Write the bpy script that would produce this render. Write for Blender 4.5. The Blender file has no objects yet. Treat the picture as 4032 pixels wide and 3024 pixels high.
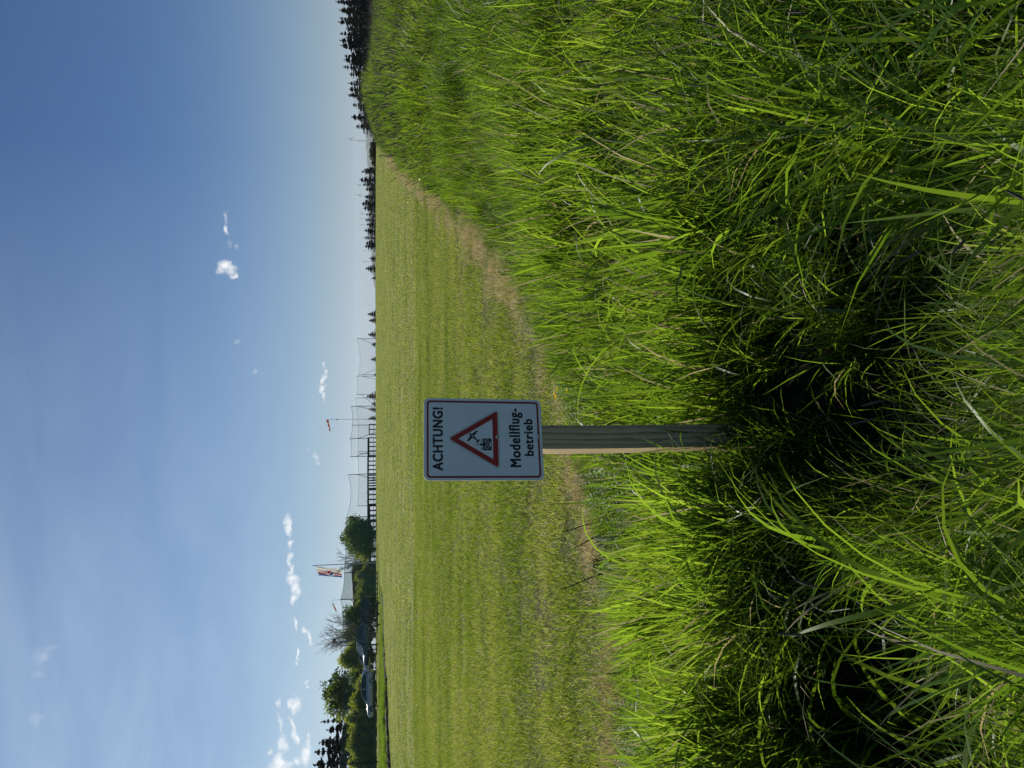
import bpy, math, random
import numpy as np
from mathutils import Vector, Matrix, Euler
random.seed(7)
rng = np.random.default_rng(11)
R = math.radians
D = bpy.data
scn = bpy.context.scene
col = scn.collection

# ------------------------------------------------------------------ camera
F_PX = 2795.0                     # focal length in pixels of the 4032 x 3024 photograph
PITCH = R(10.9)
EYE = 1.6
cam_d = D.cameras.new('camera'); cam = D.objects.new('camera', cam_d); col.objects.link(cam)
cam_d.sensor_width = 36; cam_d.lens = 36 * F_PX / 4032
cam_d.clip_start = 0.02; cam_d.clip_end = 40000
FWD = Vector((0, math.cos(PITCH), -math.sin(PITCH)))
DOWN = Vector((0, -math.sin(PITCH), -math.cos(PITCH)))
RIGHT = Vector((1, 0, 0))
m = Matrix((DOWN, RIGHT, -FWD)).transposed().to_4x4()   # the photograph lies on its side: picture x runs downwards
m.translation = Vector((0, 0, EYE))
cam.matrix_world = m
scn.camera = cam

# ------------------------------------------------------------------ light and sky
SUN_AZ, SUN_EL = R(-35), R(42)    # azimuth measured from +Y, negative to the left
SKY_STR = 0.055
sd = D.lights.new('sun', 'SUN'); sun = D.objects.new('sun', sd); col.objects.link(sun)
sd.energy = 5.0; sd.angle = R(0.53); sd.color = (1.0, 0.94, 0.84)
sdir = Vector((math.sin(SUN_AZ) * math.cos(SUN_EL), math.cos(SUN_AZ) * math.cos(SUN_EL), math.sin(SUN_EL)))
sun.rotation_euler = sdir.to_track_quat('Z', 'Y').to_euler()

world = D.worlds.new('World'); scn.world = world; world.use_nodes = True
wn = world.node_tree; wn.nodes.clear()
def wnode(t, **kw):
    n = wn.nodes.new(t)
    for k, v in kw.items(): setattr(n, k, v)
    return n
def wmath(op, a, b=None, c=None, clamp=False):
    n = wnode('ShaderNodeMath', operation=op, use_clamp=clamp)
    for i, v in enumerate((a, b, c)):
        if v is None: continue
        if isinstance(v, (int, float)): n.inputs[i].default_value = v
        else: wn.links.new(v, n.inputs[i])
    return n.outputs[0]
sky = wnode('ShaderNodeTexSky', sky_type='NISHITA', sun_disc=False)
sky.sun_elevation = SUN_EL; sky.sun_rotation = SUN_AZ   # rotation 0 puts the sun over +Y, positive turns clockwise
sky.altitude = 300; sky.air_density = 1.0; sky.dust_density = 0.9; sky.ozone_density = 2.2
tc = wnode('ShaderNodeTexCoord')
sep = wnode('ShaderNodeSeparateXYZ'); wn.links.new(tc.outputs['Generated'], sep.inputs[0])
X, Y, Z = sep.outputs
ys = wmath('MAXIMUM', Y, 0.05)
U = wmath('DIVIDE', X, ys); V = wmath('DIVIDE', Z, ys)
uv = wnode('ShaderNodeCombineXYZ'); wn.links.new(U, uv.inputs[0]); wn.links.new(V, uv.inputs[1])
nz = wnode('ShaderNodeTexNoise'); nz.inputs['Scale'].default_value = 34; nz.inputs['Detail'].default_value = 6; nz.inputs['Roughness'].default_value = 0.62
wn.links.new(uv.outputs[0], nz.inputs['Vector'])
nsub = wnode('ShaderNodeVectorMath', operation='SUBTRACT'); wn.links.new(nz.outputs['Color'], nsub.inputs[0]); nsub.inputs[1].default_value = (0.5, 0.5, 0.5)
nscl = wnode('ShaderNodeVectorMath', operation='MULTIPLY'); wn.links.new(nsub.outputs[0], nscl.inputs[0]); nscl.inputs[1].default_value = (0.05, 0.03, 0)
warp = wnode('ShaderNodeVectorMath', operation='ADD'); wn.links.new(uv.outputs[0], warp.inputs[0]); wn.links.new(nscl.outputs[0], warp.inputs[1])
def px_uv(px, py):
    d = FWD + DOWN * ((px - 2016) / F_PX) + RIGHT * ((1512 - py) / F_PX)
    return d.x / d.y, d.z / d.y
puffs = []   # picture x, y, half height, half width, opacity
for u, v, a, b, o in [(217,110,17,60,1),(228,240,14,32,.9),(220,330,11,28,.9),(243,385,15,27,.9),(250,460,30,48,1),(262,520,18,32,.9),(247,565,15,22,.8),
        (275,720,11,50,.9),(335,785,10,26,.8),(353,840,10,36,.9),(278,920,8,22,.8),(260,965,8,26,.7),(362,993,5,6,.7),
        (335,1105,11,16,.9),(350,1150,8,11,.8),(250,1230,17,36,.9),(272,1265,17,50,1),(241,1345,7,12,.7),(262,1400,12,40,.8),(250,1460,18,32,1),
        (172,1255,13,30,.55),(165,1380,12,50,.5),(160,1510,27,52,1),(90,1560,9,26,.5),(155,1640,34,55,1),(265,1620,20,42,.9),
        (340,1480,13,42,.9),(325,1580,24,76,1),(215,1640,22,34,.6)]:
    puffs.append((1000 + u / 1.62, 2000 + v / 1.62, a / 1.62, b / 1.62, o))
for u, v, a, b, o in [(225,400,15,44,.9),(230,510,17,36,.9),(218,590,23,40,1),(235,700,27,44,1),(245,800,15,46,.9),(85,1420,12,16,.5),(135,1510,14,32,.6),(148,1600,14,36,.9)]:
    puffs.append((1200 + u / 3.018, 1300 + v / 3.018, a / 3.018, b / 3.018, o))
for u, v, a, b, o in [(600,1130,66,95,1),(680,1200,72,62,1),(570,1215,48,50,.9),(740,1285,40,34,.8),(640,630,28,78,.9),(635,480,22,44,.4),(740,920,26,30,.3),(660,860,20,54,.3)]:
    puffs.append((700 + u / 3.318, 700 + v / 3.318, a / 3.318, b / 3.318, o))
puffs += [(165, 2585, 26, 20, .16), (190, 2560, 30, 16, .12), (150, 2640, 22, 22, .10), (150, 2835, 24, 26, .10), (1010, 1463, 8, 10, .35), (933, 1348, 8, 14, .25)]
acc = None
for (px, py, a, b, o) in puffs:
    u0, v0 = px_uv(px, py)
    s = wnode('ShaderNodeVectorMath', operation='SUBTRACT'); wn.links.new(warp.outputs[0], s.inputs[0]); s.inputs[1].default_value = (u0, v0, 0)
    k = wnode('ShaderNodeVectorMath', operation='MULTIPLY'); wn.links.new(s.outputs[0], k.inputs[0]); k.inputs[1].default_value = (F_PX / b / 1.4, F_PX / a / 1.5, 0)
    l = wnode('ShaderNodeVectorMath', operation='LENGTH'); wn.links.new(k.outputs[0], l.inputs[0])
    e = wmath('MULTIPLY_ADD', l.outputs['Value'], -1.15 * o, 1.15 * o, clamp=True)
    e = wmath('MINIMUM', e, o)
    acc = e if acc is None else wmath('MAXIMUM', acc, e)
front = wmath('GREATER_THAN', Y, 0.06)
nz2 = wnode('ShaderNodeTexNoise'); nz2.inputs['Scale'].default_value = 70; nz2.inputs['Detail'].default_value = 6; nz2.inputs['Roughness'].default_value = 0.65
wn.links.new(uv.outputs[0], nz2.inputs['Vector'])
dens = wmath('MULTIPLY', acc, wmath('MULTIPLY_ADD', nz2.outputs['Fac'], 2.6, -0.35), clamp=True)
dens = wmath('MULTIPLY', dens, front)
# thin veils of cirrus, long level streaks, stronger towards the sun
mp = wnode('ShaderNodeMapping'); mp.inputs['Scale'].default_value = (1.6, 6.0, 1); mp.inputs['Rotation'].default_value = (0, 0, .06); wn.links.new(uv.outputs[0], mp.inputs['Vector'])
nz3 = wnode('ShaderNodeTexNoise'); nz3.inputs['Scale'].default_value = 1.4; nz3.inputs['Detail'].default_value = 6; nz3.inputs['Roughness'].default_value = 0.6; nz3.inputs['Distortion'].default_value = .6
wn.links.new(mp.outputs[0], nz3.inputs['Vector'])
veil = wmath('MULTIPLY_ADD', nz3.outputs['Fac'], 1.6, -0.62, clamp=True)
left = wmath('MULTIPLY_ADD', U, -1.15, 0.36, clamp=True)
glow = wmath('MULTIPLY', left, 0.22)
veil = wmath('ADD', wmath('MULTIPLY', wmath('MULTIPLY', veil, left), 0.36), glow, clamp=True)
veil = wmath('MULTIPLY', veil, front)
# dull band of haze low over the horizon
low = wmath('POWER', wmath('SUBTRACT', 1.0, wmath('MULTIPLY', wmath('MAXIMUM', Z, 0.0), 3.0, clamp=True), clamp=True), 3.0)
hz = wnode('ShaderNodeMix', data_type='RGBA'); wn.links.new(wmath('MULTIPLY', low, 0.55), hz.inputs[0])
tone = wnode('ShaderNodeMix', data_type='RGBA', blend_type='MULTIPLY'); tone.inputs[0].default_value = 1
tone.inputs[7].default_value = (0.29, 0.53, 0.80, 1); wn.links.new(sky.outputs[0], tone.inputs[6])
wn.links.new(tone.outputs[2], hz.inputs[6]); hz.inputs[7].default_value = (6.5, 7.9, 8.1, 1)
mv = wnode('ShaderNodeMix', data_type='RGBA'); wn.links.new(veil, mv.inputs[0]); wn.links.new(hz.outputs[2], mv.inputs[6]); mv.inputs[7].default_value = (9.4, 11.6, 12.8, 1)
mc = wnode('ShaderNodeMix', data_type='RGBA'); wn.links.new(dens, mc.inputs[0]); wn.links.new(mv.outputs[2], mc.inputs[6]); mc.inputs[7].default_value = (13.2, 13.4, 13.5, 1)
bg = wnode('ShaderNodeBackground'); bg.inputs['Strength'].default_value = SKY_STR; wn.links.new(mc.outputs[2], bg.inputs['Color'])
wo = wnode('ShaderNodeOutputWorld'); wn.links.new(bg.outputs[0], wo.inputs['Surface'])

scn.view_settings.view_transform = 'Standard'; scn.view_settings.look = 'None'
scn.view_settings.exposure = 0.4; scn.view_settings.gamma = 1.0; scn.view_settings.use_curve_mapping = False
scn.render.engine = 'CYCLES'
scn.cycles.max_bounces = 6; scn.cycles.diffuse_bounces = 2; scn.cycles.glossy_bounces = 2
scn.cycles.transmission_bounces = 5; scn.cycles.transparent_max_bounces = 6; scn.cycles.volume_bounces = 0
scn.cycles.use_denoising = True; scn.cycles.denoising_prefilter = 'NONE'
scn.cycles.sample_clamp_indirect = 6

# ------------------------------------------------------------------ terrain height
KY = [-60, 0, 10, 30, 50, 70, 90, 110, 150, 200, 260, 400, 900, 2500, 9000, 20000]
KZ = [0, 0, .17, .54, .9, 1.2, 1.42, 1.50, 1.46, .9, .3, -1.5, -12, -30, -30, -30]
def sstep(a, b, x):
    t = np.clip((x - a) / (b - a), 0, 1); return t * t * (3 - 2 * t)
def z_base(x, y):
    x = np.asarray(x, float); y = np.asarray(y, float)
    z = (np.interp(y - 5, KY, KZ) + np.interp(y, KY, KZ) + np.interp(y + 5, KY, KZ)) / 3
    z = z - 0.75 * sstep(30, 62, x) * sstep(35, 80, y) * (1 - sstep(220, 300, y))
    return z
def ray(px, py):
    return FWD + DOWN * ((px - 2016) / F_PX) + RIGHT * ((1512 - py) / F_PX)
def at(px, py, dist):
    """the point seen at that pixel of the photograph, dist metres ahead"""
    d = ray(px, py); return Vector((0, 0, EYE)) + d * (dist / d.y)
def on_ground(px, py):
    t = 0.5; d = ray(px, py)
    while t < 300:
        p = Vector((0, 0, EYE)) + d * t
        if p.z <= float(z_base(p.x, p.y)): return p
        t *= 1.004
    return p
EDGE_PX = [(2520, 3500), (2490, 3024), (2440, 2600), (2390, 2300), (2335, 2050), (2290, 1850), (2235, 1600), (2140, 1350), (2050, 1150), (1950, 1010), (1850, 890), (1750, 805), (1650, 725), (1570, 655), (1520, 605)]
edge = [on_ground(*p) for p in EDGE_PX]
edge = np.array([[p.x, p.y] for p in edge])
EDGE = np.vstack([[[-9.5, 3.9]], edge, edge[-1:] + (edge[-1:] - edge[-2:-1]) * 1.5])
def sdist(x, y, poly=None):
    """signed distance to the mowing line, positive on the meadow side (towards and right of the camera)"""
    P = EDGE if poly is None else poly
    x = np.asarray(x, float); y = np.asarray(y, float)
    best = np.full(x.shape, 1e9); sgn = np.ones(x.shape)
    for i in range(len(P) - 1):
        a, b = P[i], P[i + 1]; e = b - a; L2 = e @ e
        t = np.clip(((x - a[0]) * e[0] + (y - a[1]) * e[1]) / L2, 0, 1)
        dx = x - (a[0] + t * e[0]); dy = y - (a[1] + t * e[1]); d = np.hypot(dx, dy)
        cr = (x - a[0]) * e[1] - (y - a[1]) * e[0]
        upd = d < best; best = np.where(upd, d, best); sgn = np.where(upd, np.where(cr > 0, 1., -1.), sgn)
    return best * sgn
def wob(x, y, f, s):
    return (np.sin(x * f + s) * np.cos(y * f * 1.13 + s * 1.7) + 0.6 * np.sin(x * f * 2.3 + y * f * 1.9 + s * 2.1) + 0.35 * np.sin(y * f * 4.7 - x * f * 3.9 + s)) / 1.95
def edge_s(x, y):
    return sdist(x, y) + 0.13 * wob(np.asarray(x), np.asarray(y), 2.1, 1.0) + 0.05 * wob(np.asarray(x), np.asarray(y), 9.0, 2.0)
BAND = None
def ditch(x, y):
    c = y + .10 * np.sin(x * 1.7 + .5) + .05 * np.sin(x * 4.1)
    lf = sstep(.3, 1.0, -x)
    brk = (1 - .9 * np.exp(-((x + .42) / .15) ** 2)) * (1 - .55 * np.exp(-((x + 1.75) / .22) ** 2))
    return brk * (.34 + .06 * lf) * sstep(1.15 - .35 * lf, 1.75 - .25 * lf, c) * (1 - sstep(2.0, 2.38, c)) * (1 - .9 * sstep(.25, .85, x)) * (1 - .5 * sstep(2, 4, -x))
def zt(x, y):
    x = np.asarray(x, float); y = np.asarray(y, float)
    s = sdist(x, y)
    z = z_base(x, y)
    r = x / np.maximum(y, 1.0)
    hump = 0.80 * np.exp(-((r - 0.37) / 0.12) ** 2) * sstep(8, 22, y) * (1 - sstep(34, 70, y)) * sstep(0.3, 3.2, s)
    z = z + hump
    near = 1 - sstep(25, 60, y)
    z = z - ditch(x, y)
    z = z + near * (0.05 * wob(x, y, 0.9, 3.0) * sstep(0, 1.5, s) + 0.018 * wob(x, y, 2.7, 5.0) + 0.06 * sstep(0, .6, s))
    z = z + 0.05 * wob(x, y, 0.21, 4.0) * sstep(8, 20, y)
    if BAND is not None: z = z + .22 * (1 - .75 * sstep(42, 55, y)) * sstep(-.05, .5, in_band(x, y)[0]) * (1 - sstep(8, 16, in_band(x, y)[1]))  # ground under the uncut strip raised to put its front edge in shadow
    return z
def zg(x, y): return float(zt(x, y))
# tall uncut strip on the far left
BAND = np.array([[p.x, p.y] for p in (on_ground(1546, 3100), on_ground(1530, 2800), on_ground(1517, 2560), on_ground(1509, 2380), on_ground(1505, 2330))])
BAND = np.vstack([[[-30, 12]], BAND])
def in_band(x, y):
    s = -sdist(x, y, BAND)          # positive left of the line
    lim = BAND[-1]
    return np.where((y < lim[1] + 2), s, np.minimum(s, -((y - lim[1]) * .5) + (-(x - lim[0])) * .3 )), s

# ------------------------------------------------------------------ helpers
def tag(o, label=None, cat=None, group=None, kind=None):
    if label: o['label'] = label
    if cat: o['category'] = cat
    if group: o['group'] = group
    if kind: o['kind'] = kind
    return o
def link(o, parent=None):
    col.objects.link(o)
    if parent is not None: o.parent = parent
    return o
def empty(name, loc, rz=0):
    o = D.objects.new(name, None); col.objects.link(o); o.location = loc; o.rotation_euler = (0, 0, rz); o.empty_display_size = .2
    return o
class MB:
    def __init__(s): s.v = []; s.f = []; s.mi = []; s.cur = 0
    def add(s, vs, fs):
        n = len(s.v); s.v += [tuple(p) for p in vs]; s.f += [tuple(i + n for i in f) for f in fs]; s.mi += [s.cur] * len(fs)
    def box(s, c, size, rot=None):
        hx, hy, hz_ = size[0] / 2, size[1] / 2, size[2] / 2
        vs = [Vector((x, y, z)) for z in (-hz_, hz_) for y in (-hy, hy) for x in (-hx, hx)]
        if rot is not None:
            M = Euler(rot).to_matrix(); vs = [M @ p for p in vs]
        s.add([p + Vector(c) for p in vs], [(0, 2, 3, 1), (4, 5, 7, 6), (0, 1, 5, 4), (2, 6, 7, 3), (0, 4, 6, 2), (1, 3, 7, 5)])
    def bar(s, a, b, w, t=None, up=(0, 0, 1)):
        a = Vector(a); b = Vector(b); t = t or w; d = (b - a).normalized(); u = Vector(up)
        if abs(d.dot(u)) > .98: u = Vector((1, 0, 0))
        x = d.cross(u).normalized() * w / 2; y = d.cross(x).normalized() * t / 2
        s.add([a - x - y, a + x - y, a + x + y, a - x + y, b - x - y, b + x - y, b + x + y, b - x + y],
              [(0, 1, 2, 3), (7, 6, 5, 4), (0, 4, 5, 1), (1, 5, 6, 2), (2, 6, 7, 3), (3, 7, 4, 0)])
    def tube(s, pts, rad, n=8, cap=True):
        pts = [Vector(p) for p in pts]; rings = []
        if not hasattr(rad, '__len__'): rad = [rad] * len(pts)
        prev = None
        for i, p in enumerate(pts):
            d = (pts[min(i + 1, len(pts) - 1)] - pts[max(i - 1, 0)]).normalized()
            u = prev if prev is not None else (Vector((1, 0, 0)) if abs(d.x) < .9 else Vector((0, 1, 0)))
            x = (u - d * u.dot(d)).normalized(); y = d.cross(x); prev = x
            rings.append([p + (x * math.cos(2 * math.pi * k / n) + y * math.sin(2 * math.pi * k / n)) * rad[i] for k in range(n)])
        vs = [q for r in rings for q in r]; fs = []
        for i in range(len(pts) - 1):
            for k in range(n):
                fs.append((i * n + k, i * n + (k + 1) % n, (i + 1) * n + (k + 1) % n, (i + 1) * n + k))
        if cap:
            fs.append(tuple(range(n - 1, -1, -1))); fs.append(tuple((len(pts) - 1) * n + k for k in range(n)))
        s.add(vs, fs)
    def prism(s, poly, z0, z1):
        n = len(poly)
        s.add([(p[0], p[1], z0) for p in poly] + [(p[0], p[1], z1) for p in poly],
              [tuple(range(n - 1, -1, -1)), tuple(range(n, 2 * n))] + [(i, (i + 1) % n, n + (i + 1) % n, n + i) for i in range(n)])
    def build(s, name, mat, parent=None, smooth=False):
        me = D.meshes.new(name); me.from_pydata(s.v, [], s.f)
        for mt in (mat if isinstance(mat, (list, tuple)) else [mat]): me.materials.append(mt)
        if any(s.mi): me.polygons.foreach_set('material_index', s.mi)
        me.polygons.foreach_set('use_smooth', [smooth] * len(me.polygons)); me.update()
        return link(D.objects.new(name, me), parent)
def copy_tree(o, parent=None):
    c = o.copy(); col.objects.link(c); c.parent = parent
    for ch in list(o.children): copy_tree(ch, c)
    return c
def np_mesh(name, V_, quads, mats, attrs=None, smooth=True, mi=None):
    """V_ (n,3), quads (m,4)"""
    me = D.meshes.new(name); me.vertices.add(len(V_)); me.vertices.foreach_set('co', np.ascontiguousarray(V_, np.float32).ravel())
    k = quads.shape[1]
    me.loops.add(quads.size); me.loops.foreach_set('vertex_index', np.ascontiguousarray(quads, np.int32).ravel())
    me.polygons.add(len(quads)); me.polygons.foreach_set('loop_start', np.arange(0, quads.size, k, dtype=np.int32))
    me.polygons.foreach_set('use_smooth', np.full(len(quads), smooth))
    for mt in mats: me.materials.append(mt)
    if mi is not None: me.polygons.foreach_set('material_index', np.asarray(mi, np.int32))
    for an, av in (attrs or {}).items():
        a = me.attributes.new(an, 'FLOAT', 'POINT'); a.data.foreach_set('value', np.ascontiguousarray(av, np.float32))
    me.update(calc_edges=True); me.validate()
    return me

# ------------------------------------------------------------------ materials
def mat_new(name):
    mt = D.materials.new(name); mt.use_nodes = True; nt = mt.node_tree; nt.nodes.clear()
    return mt, nt
def N(nt, t, ins=None, **kw):
    n = nt.nodes.new(t)
    for k, v in kw.items(): setattr(n, k, v)
    for k, v in (ins or {}).items():
        if hasattr(v, 'is_linked') or isinstance(v, bpy.types.NodeSocket): nt.links.new(v, n.inputs[k])
        else: n.inputs[k].default_value = v
    return n
def ramp(nt, fac, stops, interp='LINEAR'):
    n = nt.nodes.new('ShaderNodeValToRGB'); n.color_ramp.interpolation = interp
    el = n.color_ramp.elements
    while len(el) < len(stops): el.new(0.5)
    for e, (p, c) in zip(el, stops): e.position = p; e.color = (*c, 1) if len(c) == 3 else c
    nt.links.new(fac, n.inputs[0]); return n.outputs[0]
def simple(name, c, rough=.6, metal=0, noise=0.15, scale=8, spec=.5, bump=0):
    mt, nt = mat_new(name)
    tcn = N(nt, 'ShaderNodeTexCoord'); nn = N(nt, 'ShaderNodeTexNoise', {'Vector': tcn.outputs['Object'], 'Scale': scale, 'Detail': 5.0})
    lo = tuple(x * (1 - noise) for x in c); hi = tuple(min(1, x * (1 + noise)) for x in c)
    cr = ramp(nt, nn.outputs['Fac'], [(.3, lo), (.7, hi)])
    p = N(nt, 'ShaderNodeBsdfPrincipled', {'Base Color': cr, 'Roughness': rough, 'Metallic': metal, 'Specular IOR Level': spec})
    if bump:
        b = N(nt, 'ShaderNodeBump', {'Height': nn.outputs['Fac'], 'Strength': bump, 'Distance': .01}); nt.links.new(b.outputs[0], p.inputs['Normal'])
    N(nt, 'ShaderNodeOutputMaterial', {'Surface': p.outputs[0]}); return mt
def leaf_mat(name, stops, tstops, trans=.45, rough=.45, spec=.4, patch=.25, pscale=.35, stretch=(1, 1, 1)):
    """blades and leaves: tint attribute picks the colour, light passes through them"""
    mt, nt = mat_new(name)
    at_ = N(nt, 'ShaderNodeAttribute', attribute_name='tint'); oi = N(nt, 'ShaderNodeObjectInfo'); ge = N(nt, 'ShaderNodeNewGeometry')
    mpv = N(nt, 'ShaderNodeMapping', {'Vector': ge.outputs['Position'], 'Scale': stretch})
    no = N(nt, 'ShaderNodeTexNoise', {'Vector': mpv.outputs[0], 'Scale': pscale, 'Detail': 3.0})
    a = N(nt, 'ShaderNodeMath', {0: no.outputs['Fac'], 1: patch * 2, 2: -patch}, operation='MULTIPLY_ADD')
    b = N(nt, 'ShaderNodeMath', {0: oi.outputs['Random'], 1: .16, 2: -.08}, operation='MULTIPLY_ADD')
    cl = N(nt, 'ShaderNodeMath', {0: at_.outputs['Fac'], 1: .86}, operation='LESS_THAN')
    s = N(nt, 'ShaderNodeMath', {0: a.outputs[0], 1: b.outputs[0]}, operation='ADD')
    s = N(nt, 'ShaderNodeMath', {0: s.outputs[0], 1: cl.outputs[0]}, operation='MULTIPLY')
    s = N(nt, 'ShaderNodeMath', {0: s.outputs[0], 1: at_.outputs['Fac']}, operation='ADD', use_clamp=True)
    cap = N(nt, 'ShaderNodeMath', {0: at_.outputs['Fac'], 1: .80}, operation='MAXIMUM')
    s = N(nt, 'ShaderNodeMath', {0: s.outputs[0], 1: cap.outputs[0]}, operation='MINIMUM')
    cd = ramp(nt, s.outputs[0], stops); ct = ramp(nt, s.outputs[0], tstops)
    p = N(nt, 'ShaderNodeBsdfPrincipled', {'Base Color': cd, 'Roughness': rough, 'Specular IOR Level': spec})
    t = N(nt, 'ShaderNodeBsdfTranslucent', {'Color': ct})
    mx = N(nt, 'ShaderNodeMixShader', {0: trans, 1: p.outputs[0], 2: t.outputs[0]})
    N(nt, 'ShaderNodeOutputMaterial', {'Surface': mx.outputs[0]}); return mt

M = {}
M['blade'] = leaf_mat('grass_blade', [(0, (.016, .036, .007)), (.4, (.036, .080, .012)), (.8, (.080, .130, .026)), (.9, (.34, .29, .17)), (1, (.48, .43, .31))],
                      [(0, (.04, .11, .006)), (.4, (.15, .27, .014)), (.8, (.37, .56, .035)), (.9, (.40, .32, .14)), (1, (.45, .38, .22))], trans=.5, rough=.42, spec=.36, patch=.42, pscale=.9)
M['turf'] = leaf_mat('turf_blade', [(0, (.06, .095, .014)), (.45, (.15, .195, .034)), (.78, (.27, .285, .085)), (.88, (.50, .44, .24)), (1, (.62, .56, .38))],
                     [(0, (.12, .21, .012)), (.45, (.31, .42, .025)), (.78, (.52, .56, .09)), (.88, (.52, .45, .22)), (1, (.56, .49, .30))], trans=.45, rough=.6, spec=.25, patch=.60, pscale=1.1, stretch=(.25, 1, 1))
M['straw'] = leaf_mat('straw', [(0, (.34, .27, .13)), (.5, (.58, .49, .27)), (1, (.74, .66, .42))], [(0, (.35, .25, .11)), (1, (.68, .56, .30))], trans=.35, rough=.7, spec=.2)
M['seed'] = simple('seed_head', (.085, .075, .055), .8, noise=.5, scale=300)
M['weed'] = leaf_mat('weed_leaf', [(0, (.04, .09, .02)), (1, (.12, .19, .05))], [(0, (.12, .26, .02)), (1, (.3, .45, .05))], trans=.4, rough=.5, spec=.25)
M['leaf'] = leaf_mat('tree_leaf', [(0, (.018, .04, .010)), (.5, (.035, .07, .014)), (1, (.07, .10, .02))], [(0, (.04, .09, .008)), (.5, (.13, .23, .015)), (1, (.32, .40, .03))], trans=.42, rough=.5, patch=.2, pscale=.4)
M['leafy'] = leaf_mat('light_leaf', [(0, (.04, .065, .012)), (.5, (.09, .125, .02)), (1, (.17, .19, .035))], [(0, (.12, .18, .01)), (.5, (.34, .42, .025)), (1, (.58, .58, .04))], trans=.52, rough=.5, patch=.25, pscale=.5)
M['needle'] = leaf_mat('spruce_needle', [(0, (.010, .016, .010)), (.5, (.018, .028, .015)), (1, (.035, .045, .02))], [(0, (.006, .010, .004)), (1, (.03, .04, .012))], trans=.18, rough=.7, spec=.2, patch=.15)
M['brownleaf'] = leaf_mat('brown_leaf', [(0, (.035, .035, .016)), (.5, (.06, .055, .022)), (1, (.10, .09, .03))], [(0, (.05, .05, .01)), (1, (.14, .12, .03))], trans=.3, rough=.6)
M['bark'] = simple('bark', (.08, .065, .05), .9, noise=.4, scale=6, bump=.5)
M['twig'] = simple('pale_twig', (.17, .15, .13), .8, noise=.3, scale=5)
M['dark_wood'] = simple('dark_wood', (.028, .025, .022), .75, noise=.4, scale=9)
M['green_metal'] = simple('dark_green_metal', (.045, .06, .055), .45, .3, noise=.2)
M['wire'] = simple('net_cord', (.05, .17, .11), .6, noise=.2)
M['wire_pale'] = simple('pale_net_cord', (.11, .15, .14), .6, noise=.2)
M['steel'] = simple('galvanised_steel', (.42, .44, .45), .35, .9, noise=.15)
M['white_paint'] = simple('white_paint', (.78, .79, .80), .4, noise=.04)
def cloth(name, c, tr=.45):
    mt, nt = mat_new(name); p_ = N(nt, 'ShaderNodeBsdfPrincipled', {'Base Color': (*c, 1), 'Roughness': .8}); t_ = N(nt, 'ShaderNodeBsdfTranslucent', {'Color': (*c, 1)})
    mx = N(nt, 'ShaderNodeMixShader', {0: tr, 1: p_.outputs[0], 2: t_.outputs[0]}); N(nt, 'ShaderNodeOutputMaterial', {'Surface': mx.outputs[0]}); return mt
M['red'] = cloth('red_cloth', (.72, .02, .03), .6); M['orange'] = cloth('orange_red_cloth', (.70, .07, .03)); M['cloth'] = cloth('white_cloth', (.74, .71, .68))
M['glass'] = simple('car_glass', (.015, .02, .025), .06, noise=.1, spec=.8)
M['tyre'] = simple('tyre', (.018, .018, .018), .85)
M['rim'] = simple('wheel_rim', (.35, .36, .37), .3, .8)
M['lamp'] = simple('lamp_glass', (.75, .76, .78), .08, .4)
M['roof'] = simple('grey_roof_sheet', (.17, .18, .21), .5, noise=.1, scale=2)
M['hut'] = simple('dark_hut_wall', (.05, .045, .04), .8, noise=.3)
M['turbine'] = simple('turbine_white', (.62, .63, .64), .5, noise=.02)

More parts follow.
